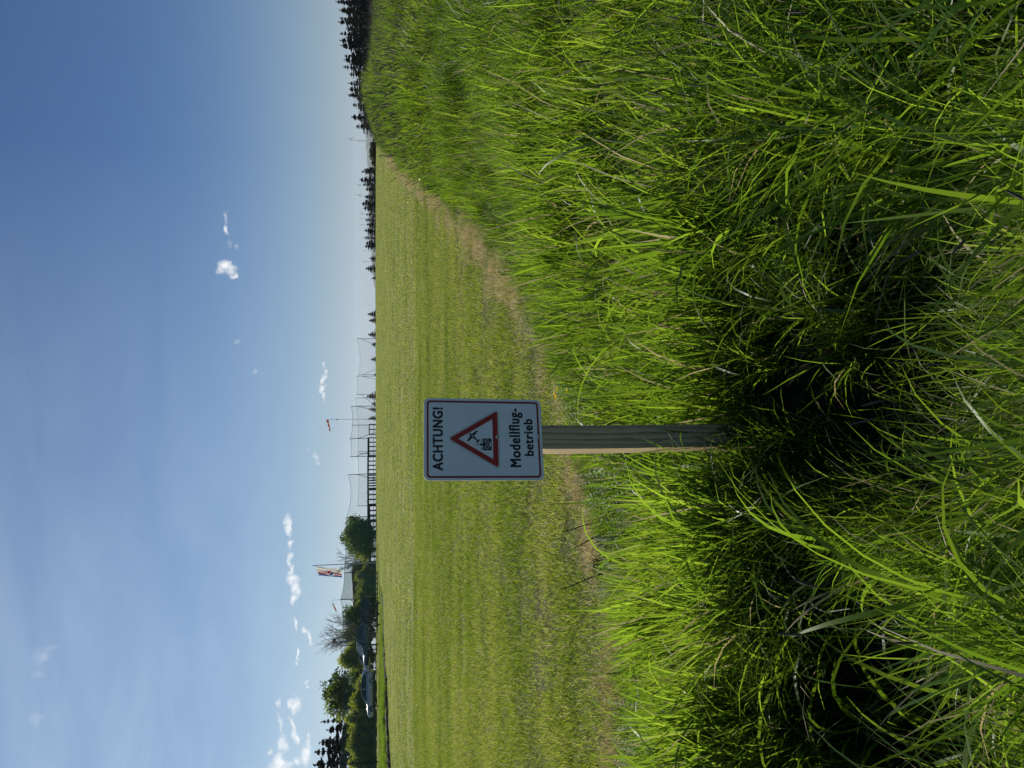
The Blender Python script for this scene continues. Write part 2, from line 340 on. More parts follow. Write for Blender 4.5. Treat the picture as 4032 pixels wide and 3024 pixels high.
# ground
def ground_mat():
    mt, nt = mat_new('ground')
    a = N(nt, 'ShaderNodeAttribute', attribute_name='mown'); g = N(nt, 'ShaderNodeNewGeometry'); pos = g.outputs['Position']
    dry = N(nt, 'ShaderNodeAttribute', attribute_name='dry')
    mp_ = N(nt, 'ShaderNodeMapping', {'Vector': pos, 'Scale': (.10, .55, 1)})
    n1 = N(nt, 'ShaderNodeTexNoise', {'Vector': mp_.outputs[0], 'Scale': 1.0, 'Detail': 6.0, 'Roughness': .6})
    mpb = N(nt, 'ShaderNodeMapping', {'Vector': pos, 'Scale': (1.2, 3.2, 1)})
    n2 = N(nt, 'ShaderNodeTexNoise', {'Vector': mpb.outputs[0], 'Scale': 2.2, 'Detail': 8.0, 'Roughness': .75})
    n3 = N(nt, 'ShaderNodeTexNoise', {'Vector': pos, 'Scale': 45.0, 'Detail': 4.0, 'Roughness': .8})
    mixn = N(nt, 'ShaderNodeMath', {0: n1.outputs['Fac'], 1: .62, 2: 0.0}, operation='MULTIPLY_ADD')
    mixn2 = N(nt, 'ShaderNodeMath', {0: n2.outputs['Fac'], 1: .38, 2: mixn.outputs[0]}, operation='MULTIPLY_ADD')
    field = ramp(nt, mixn2.outputs[0], [(.33, (.10, .12, .025)), (.47, (.15, .17, .042)), (.58, (.19, .20, .065)), (.7, (.23, .23, .09))])
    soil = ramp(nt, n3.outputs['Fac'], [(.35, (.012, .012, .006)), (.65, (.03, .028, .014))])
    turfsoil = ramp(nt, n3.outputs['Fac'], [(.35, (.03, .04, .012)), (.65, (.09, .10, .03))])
    drc = ramp(nt, n3.outputs['Fac'], [(.3, (.34, .28, .13)), (.7, (.60, .53, .31))])
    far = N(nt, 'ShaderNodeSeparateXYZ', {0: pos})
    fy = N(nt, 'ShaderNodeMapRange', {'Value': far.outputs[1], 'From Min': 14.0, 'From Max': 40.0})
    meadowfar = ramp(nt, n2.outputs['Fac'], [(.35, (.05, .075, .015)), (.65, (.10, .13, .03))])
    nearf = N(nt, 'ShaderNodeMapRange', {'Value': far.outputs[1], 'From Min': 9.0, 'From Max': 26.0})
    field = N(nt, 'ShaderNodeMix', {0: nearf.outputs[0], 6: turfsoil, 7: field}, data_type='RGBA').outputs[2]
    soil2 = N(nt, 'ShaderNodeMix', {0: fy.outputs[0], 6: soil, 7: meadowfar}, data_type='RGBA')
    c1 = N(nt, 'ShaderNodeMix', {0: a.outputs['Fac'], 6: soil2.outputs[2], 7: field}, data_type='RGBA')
    c2 = N(nt, 'ShaderNodeMix', {0: dry.outputs['Fac'], 6: c1.outputs[2], 7: drc}, data_type='RGBA')
    bm = N(nt, 'ShaderNodeBump', {'Height': n2.outputs['Fac'], 'Strength': .8, 'Distance': .05})
    p = N(nt, 'ShaderNodeBsdfPrincipled', {'Base Color': c2.outputs[2], 'Roughness': .9, 'Specular IOR Level': .1, 'Normal': bm.outputs[0]})
    N(nt, 'ShaderNodeOutputMaterial', {'Surface': p.outputs[0]}); return mt
M['ground'] = ground_mat()

# ------------------------------------------------------------------ ground sheet
def build_ground():
    ys_ = np.concatenate([np.linspace(-14, 0, 15)[:-1], np.arange(0, 9, .1), 9 * 1.018 ** np.arange(0, 195), ])
    ys_ = np.concatenate([ys_, np.geomspace(ys_[-1] * 1.05, 18000, 34)])
    w = np.linspace(-1, 1, 241)
    xs_n = np.sinh(w * 3.4) / math.sinh(3.4)
    V_ = []
    for y in ys_:
        hw = 14 + max(y, 0) * 1.25
        lin = w * 0.8 + 0.2 * w ** 3
        V_.append(np.stack([lin * hw, np.full_like(w, y)], 1))
    V_ = np.array(V_); x = V_[..., 0].ravel(); y = V_[..., 1].ravel(); z = zt(x, y)
    s = edge_s(x, y); bandv, bs = in_band(x, y)
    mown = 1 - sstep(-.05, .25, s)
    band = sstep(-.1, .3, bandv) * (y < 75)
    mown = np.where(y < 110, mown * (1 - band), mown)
    dry = np.exp(-((s + .1) / .12) ** 2) * (y < 45) * (.35 + .65 * sstep(-.2, .5, wob(x, y, .8, 6.)))
    dry = dry * sstep(-3.2, -1.0, x) * .8 * sstep(-.5, .4, wob(x, y, 2.9, 3.))
    ny, nx = len(ys_), len(w)
    i = np.arange(ny - 1)[:, None] * nx + np.arange(nx - 1)[None, :]
    q = np.stack([i, i + 1, i + nx + 1, i + nx], -1).reshape(-1, 4)
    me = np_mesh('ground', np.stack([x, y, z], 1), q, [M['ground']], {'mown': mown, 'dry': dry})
    o = D.objects.new('ground', me); link(o); tag(o, kind='structure'); return o
build_ground()

# ------------------------------------------------------------------ grass
def blades(n, L, w, rad, lean, bend, K=5, tint=(0, .8), straw=.04, az_bias=None, base_xy=None, flatbias=0.0, wtop=2.0):
    """n curved tapering blades; returns verts, quads, tint per vertex"""
    az = rng.uniform(0, 2 * np.pi, n) if az_bias is None else rng.normal(az_bias, .7, n)
    r = rad * np.sqrt(rng.uniform(0, 1, n)); th = rng.uniform(0, 2 * np.pi, n)
    bx, by = (r * np.cos(th), r * np.sin(th)) if base_xy is None else base_xy
    Ls = rng.uniform(L[0], L[1], n); ws = rng.uniform(w[0], w[1], n)
    ph0 = np.abs(rng.normal(0, lean, n)); kap = rng.uniform(bend[0], bend[1], n)
    t = np.linspace(0, 1, K)
    phi = ph0[:, None] + kap[:, None] * t[None, :] ** 1.6
    phm = (phi[:, 1:] + phi[:, :-1]) / 2
    dh = np.concatenate([np.zeros((n, 1)), np.cumsum(np.sin(phm), 1)], 1) * (Ls / (K - 1))[:, None]
    dz = np.concatenate([np.zeros((n, 1)), np.cumsum(np.cos(phm), 1)], 1) * (Ls / (K - 1))[:, None]
    ca, sa = np.cos(az)[:, None], np.sin(az)[:, None]
    cx = bx[:, None] + dh * ca; cy = by[:, None] + dh * sa; cz = dz - .01
    tw = rng.uniform(-1.2, 1.2, n)[:, None] + rng.uniform(-1, 1, n)[:, None] * t[None, :]
    sx, sy = -sa * np.cos(tw), ca * np.cos(tw)
    nxh, nyh, nzh = ca * np.cos(phi), sa * np.cos(phi), -np.sin(phi)   # blade normal
    sx = sx + nxh * np.sin(tw); sy = sy + nyh * np.sin(tw); sz = nzh * np.sin(tw)
    wd = ws[:, None] * (0.55 + .9 * t - 1.45 * t ** wtop * 1.0) if wtop != 2.0 else ws[:, None] * np.clip((.6 + 1.1 * t) * (1 - t ** 2.4), 0.04, 1)
    wd = wd / 2
    Lf = np.stack([cx - sx * wd, cy - sy * wd, cz - sz * wd], -1); Rt = np.stack([cx + sx * wd, cy + sy * wd, cz + sz * wd], -1)
    V_ = np.stack([Lf, Rt], 2).reshape(-1, 3)
    i = (np.arange(n)[:, None] * (K * 2) + np.arange(K - 1)[None, :] * 2)
    q = np.stack([i, i + 1, i + 3, i + 2], -1).reshape(-1, 4)
    ti = rng.uniform(tint[0], tint[1], n); ti = np.where(rng.uniform(0, 1, n) < straw, rng.uniform(.9, 1, n), ti)
    tv = np.repeat(ti, K * 2)
    return V_, q, tv
def join(parts):
    Vs, Qs, Ts, Ms = [], [], [], []; off = 0
    for p in parts:
        V_, q, tv = p[:3]; mi = p[3] if len(p) > 3 else 0
        Vs.append(V_); Qs.append(q + off); Ts.append(tv); Ms.append(np.full(len(q), mi)); off += len(V_)
    return np.concatenate(Vs), np.concatenate(Qs), np.concatenate(Ts), np.concatenate(Ms)
def heads(n, L, rad, hl=(.035, .06), hr=.0026, lean=.15, bend=(.05, .5)):
    """flowering stems with a dark spike on top"""
    parts = []
    for k in range(n):
        az = rng.uniform(0, 2 * np.pi); b = np.array([rng.normal(0, rad), rng.normal(0, rad)])
        l = rng.uniform(*L); p0 = abs(rng.normal(0, lean)); kp = rng.uniform(*bend); K = 6; t = np.linspace(0, 1, K)
        ph = p0 + kp * t; h = np.concatenate([[0], np.cumsum(np.sin(ph[1:]))]) * l / (K - 1); z = np.concatenate([[0], np.cumsum(np.cos(ph[1:]))]) * l / (K - 1)
        c = np.stack([b[0] + h * np.cos(az), b[1] + h * np.sin(az), z], 1)
        d = c[-1] - c[-2]; d /= np.linalg.norm(d); hlv = rng.uniform(*hl)
        top = np.array([c[-1] + d * hlv * f for f in (0, .15, .5, .85, 1)])
        for cc, rr, mi in ((c, np.full(K, .0010), 0), (top, hr * np.array([.35, .9, 1, .7, .15]), 1)):
            n3 = 4 if mi else 3; ring = []
            for i, p in enumerate(cc):
                dd = cc[min(i + 1, len(cc) - 1)] - cc[max(i - 1, 0)]; dd /= np.linalg.norm(dd)
                u = np.cross(dd, [0.3, .2, .9]); u /= np.linalg.norm(u); v = np.cross(dd, u)
                ring.append([p + (u * math.cos(2 * math.pi * j / n3) + v * math.sin(2 * math.pi * j / n3)) * rr[i] for j in range(n3)])
            V_ = np.array(ring).reshape(-1, 3); q = []
            for i in range(len(cc) - 1):
                for j in range(n3): q.append((i * n3 + j, i * n3 + (j + 1) % n3, (i + 1) * n3 + (j + 1) % n3, (i + 1) * n3 + j))
            parts.append((V_, np.array(q), np.full(len(V_), .5 if mi == 0 else .3), mi))
    return parts
def weed_part(n_stem, L, leafs=(.012, .022)):
    """whorled small leaved stems (bedstraw)"""
    parts = []
    for k in range(n_stem):
        az = rng.uniform(0, 2 * np.pi); bx, by = rng.normal(0, .05, 2); l = rng.uniform(*L); ln = rng.uniform(.1, .6)
        nw = int(l / .018); vs = []; fs = []
        for i in range(nw):
            t = (i + 1) / nw; c = np.array([bx + math.cos(az) * l * ln * t * t, by + math.sin(az) * l * ln * t * t, l * t * (1 - .2 * ln * t)])
            for j in range(6):
                a = j * math.pi / 3 + i * .5; ll = rng.uniform(*leafs) * (1.15 - .5 * t)
                dx = np.array([math.cos(a), math.sin(a), .35]); sx = np.array([-math.sin(a), math.cos(a), 0]) * ll * .2
                n0 = len(vs); vs += [c, c + dx * ll * .5 + sx, c + dx * ll, c + dx * ll * .5 - sx]; fs.append((n0, n0 + 1, n0 + 2, n0 + 3))
        V_ = np.array(vs); parts.append((V_, np.array(fs), np.repeat(rng.uniform(0, 1, len(vs) // 4), 4), 2))
    return parts
def src_collection(name, objs):
    c = D.collections.new(name)
    for o in objs: c.objects.link(o)
    return c
def make_src(name, lst, mats):
    out = []
    for i, parts in enumerate(lst):
        V_, q, tv, mi = join(parts)
        me = np_mesh(f'{name}_{i:02d}', V_, q, mats, {'tint': tv}, mi=mi); out.append(D.objects.new(f'{name}_{i:02d}', me))
    return src_collection(name, out)
def scatter(name, label, P, rot, scl, idx, coll, cat=None):
    me = D.meshes.new(name); me.vertices.add(len(P)); me.vertices.foreach_set('co', np.ascontiguousarray(P, np.float32).ravel())
    a = me.attributes.new('rot', 'FLOAT_VECTOR', 'POINT'); a.data.foreach_set('vector', np.ascontiguousarray(rot, np.float32).ravel())
    a = me.attributes.new('scl', 'FLOAT_VECTOR', 'POINT'); a.data.foreach_set('vector', np.ascontiguousarray(scl, np.float32).ravel())
    a = me.attributes.new('idx', 'INT', 'POINT'); a.data.foreach_set('value', np.ascontiguousarray(idx, np.int32))
    o = link(D.objects.new(name, me)); tag(o, label, cat, kind='stuff')
    ng = D.node_groups.new(name, 'GeometryNodeTree')
    ng.interface.new_socket('Geometry', in_out='INPUT', socket_type='NodeSocketGeometry'); ng.interface.new_socket('Geometry', in_out='OUTPUT', socket_type='NodeSocketGeometry')
    gi = ng.nodes.new('NodeGroupInput'); go = ng.nodes.new('NodeGroupOutput')
    ip = ng.nodes.new('GeometryNodeInstanceOnPoints'); ci = ng.nodes.new('GeometryNodeCollectionInfo')
    ci.inputs['Collection'].default_value = coll; ci.inputs['Separate Children'].default_value = True; ci.inputs['Reset Children'].default_value = True
    def na(nm, t):
        n = ng.nodes.new('GeometryNodeInputNamedAttribute'); n.data_type = t; n.inputs['Name'].default_value = nm; return n.outputs['Attribute']
    er = ng.nodes.new('FunctionNodeEulerToRotation')
    ng.links.new(na('rot', 'FLOAT_VECTOR'), er.inputs[0])
    ng.links.new(gi.outputs[0], ip.inputs['Points']); ng.links.new(ci.outputs[0], ip.inputs['Instance'])
    ip.inputs['Pick Instance'].default_value = True
    ng.links.new(na('idx', 'INT'), ip.inputs['Instance Index']); ng.links.new(er.outputs[0], ip.inputs['Rotation']); ng.links.new(na('scl', 'FLOAT_VECTOR'), ip.inputs['Scale'])
    ng.links.new(ip.outputs[0], go.inputs[0])
    md = o.modifiers.new('grow', 'NODES'); md.node_group = ng
    return o
def tilt_euler(yaw, tdir, tang):
    """euler XYZ of Rz(tdir) Ry(tang) Rz(yaw-tdir)"""
    ca, sa = np.cos(tdir), np.sin(tdir); cb, sb = np.cos(tang), np.sin(tang); cg, sg = np.cos(yaw - tdir), np.sin(yaw - tdir)
    r00 = ca * cb * cg - sa * sg; r10 = sa * cb * cg + ca * sg; r20 = -sb * cg; r21 = sb * sg; r22 = cb
    return np.stack([np.arctan2(r21, r22), np.arcsin(np.clip(-r20, -1, 1)), np.arctan2(r10, r00)], 1)
def cone_pts(dens_f, y0, y1, step, xr=.60, margin=1.3):
    """jittered points between two distances, thinned by a density function"""
    P = []
    y = y0
    while y < y1:
        st = step(y); hw = xr * max(y, 0) + margin
        xs = np.arange(-hw, hw, st)
        P.append(np.stack([xs + rng.uniform(-.5, .5, len(xs)) * st, y + rng.uniform(-.5, .5, len(xs)) * st], 1)); y += st
    P = np.concatenate(P)
    keep = rng.uniform(0, 1, len(P)) < dens_f(P[:, 0], P[:, 1]); return P[keep]

MATS = [M['blade'], M['seed'], M['weed']]
# tall meadow tufts
tall = make_src('tall_tuft', [
    [blades(60, (.30, .62), (.003, .008), .07, .22, (.2, 1.6), K=6, tint=(.15, .75), straw=.02), blades(40, (.15, .38), (.002, .005), .08, .35, (.2, 1.2), K=4, tint=(0, .5), straw=.03)] for _ in range(3)] + [
    [blades(55, (.35, .72), (.004, .010), .06, .2, (.6, 2.3), K=7, tint=(.2, .8), straw=.015), blades(35, (.15, .35), (.002, .005), .08, .4, (.2, 1.2), K=4, tint=(0, .5), straw=.03)] for _ in range(2)] + [
    [blades(90, (.25, .5), (.0018, .004), .08, .25, (.1, 1.3), K=5, tint=(.1, .7), straw=.03)] for _ in range(2)] + [
    [blades(50, (.30, .58), (.003, .007), .07, .2, (.2, 1.4), K=6, tint=(.15, .7)), *heads(3, (.5, .74), .04)] for _ in range(2)] + [
    [blades(46, (.20, .50), (.0045, .010), .065, .13, (.02, .7), K=5, tint=(.3, .85), straw=.03), blades(16, (.12, .3), (.002, .005), .07, .3, (.1, .9), K=4, tint=(0, .4), straw=.05)] for _ in range(3)] + [
    [blades(44, (.22, .50), (.0035, .009), .08, .4, (-.4, 1.5), K=7, tint=(.3, .85), straw=.09), blades(36, (.1, .3), (.0015, .004), .09, .5, (-.4, 1.6), K=4, tint=(.1, .8), straw=.22)] for _ in range(2)], MATS)      # 0..8
mid = make_src('mid_tuft', [
    [blades(80, (.10, .26), (.002, .005), .09, .35, (.2, 1.3), K=4, tint=(.1, .75), straw=.05)] for _ in range(3)] + [
    [blades(110, (.08, .2), (.0015, .0035), .10, .45, (.2, 1.2), K=4, tint=(0, .6), straw=.09)], [blades(20, (.1, .25), (.002, .004), .08, .3, (.2, 1.3), K=4), *weed_part(9, (.12, .28))],
    [*weed_part(14, (.10, .22)), blades(15, (.1, .2), (.002, .004), .08, .3, (.2, 1.3), K=4)],
    [(*blades(9, (.10, .24), (.02, .036), .03, .45, (.3, 1.4), K=6, tint=(0, .8), straw=.0), 2), blades(14, (.1, .25), (.002, .004), .08, .3, (.2, 1.3), K=4)]], MATS)      # 0..6
far = make_src('far_tuft', [
    [blades(260, (.28, .62), (.006, .011), .28, .2, (.05, 1.0), K=4, tint=(.25, .85), straw=.05), *heads(5, (.5, .78), .2, hl=(.05, .09), hr=.0055)] for _ in range(4)], MATS)
turf = make_src('turf_patch', [
    [blades(430, (.03, .10), (.003, .006), .26, .5, (.2, 1.3), K=3, tint=(.0, .78), straw=.10)] for _ in range(4)] + [
    [blades(300, (.02, .06), (.003, .006), .26, .8, (.2, 1.0), K=3, tint=(.3, .8), straw=.26)] for _ in range(2)], [M['turf']])
farturf = make_src('far_turf_patch', [
    [blades(420, (.04, .09), (.008, .016), .6, .6, (.2, 1.2), K=3, tint=(.05, .8), straw=.2)] for _ in range(3)], [M['turf']])
clip = make_src('clippings', [
    [blades(260, (.03, .10), (.002, .004), .17, 1.2, (.2, .6), K=3, tint=(.0, 1), straw=0), ] for _ in range(3)], [M['straw']])
big = make_src('broad_blades', [
    [blades(8, (.40, .85), (.009, .016), .05, .3, (.8, 2.5), K=9, tint=(.3, .8), straw=.04)] for _ in range(5)], MATS)

def lean_field(x, y):
    """which way the meadow has been laid by wind and feet, and how far"""
    a = np.pi * (.98 + .55 * wob(x, y, .8, 2.0) + .35 * wob(x, y, 2.4, 4.0))      # mostly to the left
    am = .16 + .26 * sstep(-.3, .9, wob(x, y, 1.3, 7.0)) + .30 * (1 - sstep(1.0, 2.6, y)) * sstep(-.1, .6, wob(x, y, 2.2, 1.5))
    return a, am
# meadow near
def dens_tall(x, y):
    s = edge_s(x, y)
    hollow = 1 - .85 * sstep(.15, .7, wob(x, y, 1.7, 9.0)) - .6 * sstep(.5, .9, wob(x, y, 3.1, 2.0)) * (y < 5)
    post = (np.abs(x + .17) < .17) & (y > 2.02) & (y < 2.62)
    inside = sstep(.12, .3, ditch(x, y))
    return (s > .45) * (.35 + .65 * sstep(.6, 1.8, s)) * hollow * (1 - .72 * inside) * np.where(post, .75, 1) * (np.hypot(x, y) > .55)
P = cone_pts(dens_tall, .35, 11, lambda y: .085 + .004 * y, margin=1.6)
x, y = P.T; s = edge_s(x, y); a, am = lean_field(x, y); n = len(P)
zz = zt(x, y); hs = (.55 + .45 * sstep(.5, 2.6, s)) * (1 + .22 * wob(x, y, 1.9, 3.3)) * rng.uniform(.8, 1.15, n)
hs *= 1 - .45 * (1 - sstep(.25, .8, np.hypot(x - .05, (y - 1.9) * .8)))
hs *= 1 + .30 * sstep(.1, .8, wob(x, y, 2.6, 8.0))
roll = wob(x * .75, y, 1.5, 6.5); hs *= 1 + .55 * np.maximum(roll, -.9) * sstep(2.4, 3.4, y) * sstep(-.2, 1.0, x)
hs *= 1 - .22 * (1 - sstep(-1.1, -.5, x)) * sstep(3.4, 4.0, y)
hs *= 1 - .20 * (1 - sstep(-.6, 0.6, x)) * (y > 3)
hs *= 1 - .25 * ((np.abs(x + .17) < .18) & (y > 1.95) & (y < 2.62))
idx = rng.choice([0, 1, 2, 3, 4, 5, 6, 7, 8], n, p=[.13, .13, .13, .12, .11, .12, .12, .07, .07])
di = ditch(x, y); inside = sstep(.10, .28, di)
upz = sstep(2.35, 2.55, y) * (1 - sstep(4.6, 6.2, s + .2 * y)) * (1 - .65 * sstep(.2, 1.6, x - .25 * y))     # upright rows behind the ditch
isup = rng.uniform(0, 1, n) < upz
idx = np.where(isup, rng.integers(9, 12, n), idx)
rows = np.sin(y * 10.5 + 2.2 * wob(x, y, 1.6, 4.) + .5 * x)
hs = hs * np.where(isup, .98 + .40 * rows, 1.0)
lying = (rng.uniform(0, 1, n) < np.maximum(inside, .75 * (1 - sstep(1.35, 1.7, y)) * (np.abs(x + .3) < 2.4)))
idx = np.where(lying, rng.integers(12, 14, n), idx)
# laid blades: over the near edge they fall away towards the ditch, on the left they lie along it
la = np.where(x < -.55 + .2 * wob(x, y, 3., 1.), np.pi * .10 + .7 * wob(x, y, 1.5, 2.), np.pi * .56 + .8 * wob(x, y, 2.3, 2.))
a = np.where(lying, la, a + rng.normal(0, .4, n)); am = am * rng.uniform(.4, 1.3, n)
am = np.where(isup, am * .28, am); am = np.where(lying, rng.uniform(.85, 1.4, n), am); hs = np.where(lying, rng.uniform(.7, 1.1, n) * (1 + .25 * wob(x, y, 3.5, 7.)), hs)
yaw = np.where(lying, a + rng.normal(0, .8, n), rng.uniform(0, 6.28, n))
keep = ~((hs < .78) & isup & (rng.uniform(0, 1, n) < .55))
P3 = np.stack([x, y, zz + .03 * lying], 1)
scatter('tall_grass', 'tall bright green meadow grass around the wooden sign post', P3[keep], tilt_euler(yaw, a, am)[keep], np.stack([hs, hs, hs], 1)[keep], idx[keep], tall, 'grass')
print('tall', n)
# short undergrowth and the fringe along the mowing line
P = cone_pts(lambda x, y: (edge_s(x, y) > -.02) * (edge_s(x, y) < 9)  * np.where((edge_s(x, y) > 1.0) & (y < 5.5), .38, .9) * (1 - .8 * sstep(.1, .3, ditch(x, y))), .5, 14, lambda y: .11 + .005 * y, margin=1.4)
x, y = P.T; s = edge_s(x, y); n = len(P); hs = rng.uniform(.7, 1.3, n) * (.55 + .6 * sstep(.0, 1.0, s)); a, am = lean_field(x, y)
weedy = sstep(.3, .9, wob(x, y, 1.1, 11.0)); pw = rng.uniform(0, 1, n)
idx = np.where(pw < .10 + .55 * weedy, rng.choice([4, 5], n), rng.choice([0, 1, 2, 3], n)); idx = np.where(pw > .955, 6, idx); idx = np.where((y < 2.9) & (idx > 3) & (idx < 6), 0, idx)
scatter('undergrowth', 'short grass and bedstraw between the meadow and the mown field', np.stack([x, y, zt(x, y)], 1), tilt_euler(rng.uniform(0, 6.28, n), a, am * .7), np.stack([hs, hs, hs], 1), idx, mid, 'grass')
print('mid', n)
# meadow far right and the uncut strip on the left
P = cone_pts(lambda x, y: (edge_s(x, y) > .5) * 1.0, 10, 75, lambda y: .15 + .009 * y, xr=.62, margin=3)
P = P[P[:, 0] > 0]
P = P[~((wob(P[:, 0] * .75, P[:, 1], 1.5 - .025 * np.minimum(P[:, 1], 30), 6.5) < -.25) & (rng.uniform(0, 1, len(P)) < .85) & (P[:, 1] < 32))]
Q = cone_pts(lambda x, y: (in_band(x, y)[0] > .0) * (in_band(x, y)[1] < 17) * 1.0, 30, 66, lambda y: .34, xr=.66, margin=2); Q = Q[Q[:, 0] < -5]
nP, nQ = len(P), len(Q); P = np.concatenate([P, Q]); x, y = P.T; n = len(P)
s = edge_s(x, y); hs = rng.uniform(.8, 1.2, n) * (1 + .16 * wob(x, y, .9, 3.3) + .60 * np.maximum(wob(x * .75, y, 1.5 - .025 * np.minimum(y, 30), 6.5), -.9)) * np.where(np.arange(n) < nP, .7 + .3 * sstep(.5, 2, s), .56 * (1 - .6 * sstep(44, 56, y))); a, am = lean_field(x, y)
scatter('far_meadow', 'rising meadow of tall seeding grass to the right and an uncut strip at the far left', np.stack([x, y, zt(x, y)], 1), tilt_euler(rng.uniform(0, 6.28, n), a, am * .7),
        np.stack([hs, hs, hs], 1), rng.integers(0, 4, n), far, 'grass')

print('far', nP, nQ)
# mown field
def dens_turf(x, y): return (edge_s(x, y) < .15) * (in_band(x, y)[0] < .2)
P = cone_pts(dens_turf, 3.2, 22, lambda y: .25, xr=.60, margin=1.5); x, y = P.T; n = len(P)
stre = wob(x * .12, y, 2.2, 5.0) + .6 * wob(x * .25, y, 6.0, 1.0); rowm = wob(x * .22, y, 13.0, 2.0) * (1 - sstep(9, 15, y)); hs = 1 + .28 * stre + .42 * rowm + rng.uniform(-.25, .25, n); hs = np.maximum(hs, .25); gap = rng.uniform(0, 1, n) < .35 * (rowm < -.3)
near_edge = sstep(-.9, -.1, edge_s(x, y)) * sstep(-3, -.8, x)
idx = np.where(rng.uniform(0, 1, n) < np.clip(.22 - .25 * stre + .5 * near_edge, 0, .9), rng.integers(4, 6, n), rng.integers(0, 4, n))
scatter('mown_grass', 'short mown olive green grass of the flying field', np.stack([x, y, zt(x, y)], 1), np.stack([np.zeros(n), np.zeros(n), rng.uniform(0, 6.28, n)], 1),
        np.stack([np.ones(n), np.ones(n), hs * np.where(gap, .3, 1)], 1), idx, turf, 'grass')
print('turf', n)
P = cone_pts(dens_turf, 21, 112, lambda y: .5 + .012 * y, xr=.60, margin=2); x, y = P.T; n = len(P)
stre = wob(x * .12, y, 1.1, 5.0); hs = .85 + .30 * stre
scatter('mown_grass_beyond', 'mown grass further out on the flying field', np.stack([x, y, zt(x, y)], 1), np.stack([np.zeros(n), np.zeros(n), rng.uniform(0, 6.28, n)], 1),
        np.stack([1 + y * .008, 1 + y * .008, hs], 1), rng.integers(0, 3, n), farturf, 'grass')
print('farturf', n)
# dry clippings along the edge
def dens_clip(x, y):
    s = edge_s(x, y); return np.exp(-((s + .10) / .15) ** 2) * (.30 + .8 * sstep(-.3, .4, wob(x, y, .8, 6.))) * (.3 + .7 * sstep(-.4, .3, wob(x, y, 3.3, 6.))) * sstep(-4.0, -1.5, x) 
P = cone_pts(dens_clip, 4, 48, lambda y: .10 + .004 * y, xr=.6, margin=1); x, y = P.T; n = len(P)
hs = rng.uniform(.7, 1.3, n) * (1 + y * .02)
scatter('dry_clippings', 'straw coloured dry clippings along the edge of the mown field', np.stack([x, y, zt(x, y) + .015], 1), np.stack([np.zeros(n), np.zeros(n), rng.uniform(0, 6.28, n)], 1),
        np.stack([hs, hs, hs], 1), rng.integers(0, 3, n), clip, 'grass')
# broad long blades standing out of the meadow close to the camera
P = cone_pts(lambda x, y: (np.hypot(x, y) > .75) * .5 * (edge_s(x, y) > 1.2), .4, 4.2, lambda y: .20, margin=1.2)
P = P[~((np.abs(P[:, 0] + .08) < .32) & (P[:, 1] < 2.6) & (P[:, 1] > 1.1))]
x, y = P.T; n = len(P); a, am = lean_field(x, y); hs = rng.uniform(.7, 1.05, n)
scatter('broad_grass', 'broad long grass blades arching over the foreground', np.stack([x, y, zt(x, y)], 1), tilt_euler(rng.uniform(0, 6.28, n), a, am * rng.uniform(.3, 1.4, n)), np.stack([hs, hs, hs], 1), rng.integers(0, 5, n), big, 'grass')
print('broad', n)
# added dark face standing in for the shadow along the uncut strip's front
def bank():
    P_ = BAND; seg = []
    for a_, b_ in zip(P_[:-1], P_[1:]):
        k = max(2, int(np.hypot(*(b_ - a_)) / .12)); seg += [a_ + (b_ - a_) * i / k for i in range(k)]
    seg = np.array(seg); d = np.gradient(seg, axis=0); d /= np.hypot(d[:, 0], d[:, 1])[:, None]; nrm = np.stack([d[:, 1], -d[:, 0]], 1); n = len(seg); V_ = []
    r_ = rng.normal(0, .03, (4, n)); w_ = .10 * wob(seg[:, 0], seg[:, 1], .9, 2.)
    for j, (o_, h_) in enumerate(((.10, -.05), (.02, .10), (-.05, .20), (-.30, .22))):
        q = seg + nrm * (o_ + w_ + r_[j])[:, None]; V_.append(np.stack([q[:, 0], q[:, 1], z_base(q[:, 0], q[:, 1]) + h_ * (1 - .6 * sstep(42, 55, q[:, 1])) + r_[(j + 1) % 4] * .6], 1))
    i = np.arange(3)[:, None] * n + np.arange(n - 1)[None, :]
    me = np_mesh('bank', np.concatenate(V_), np.stack([i, i + 1, i + n + 1, i + n], -1).reshape(-1, 4), [simple('bank_soil', (.03, .03, .014), .95, noise=.5, scale=3)]); tag(link(D.objects.new('bank', me)), kind='structure')
bank()
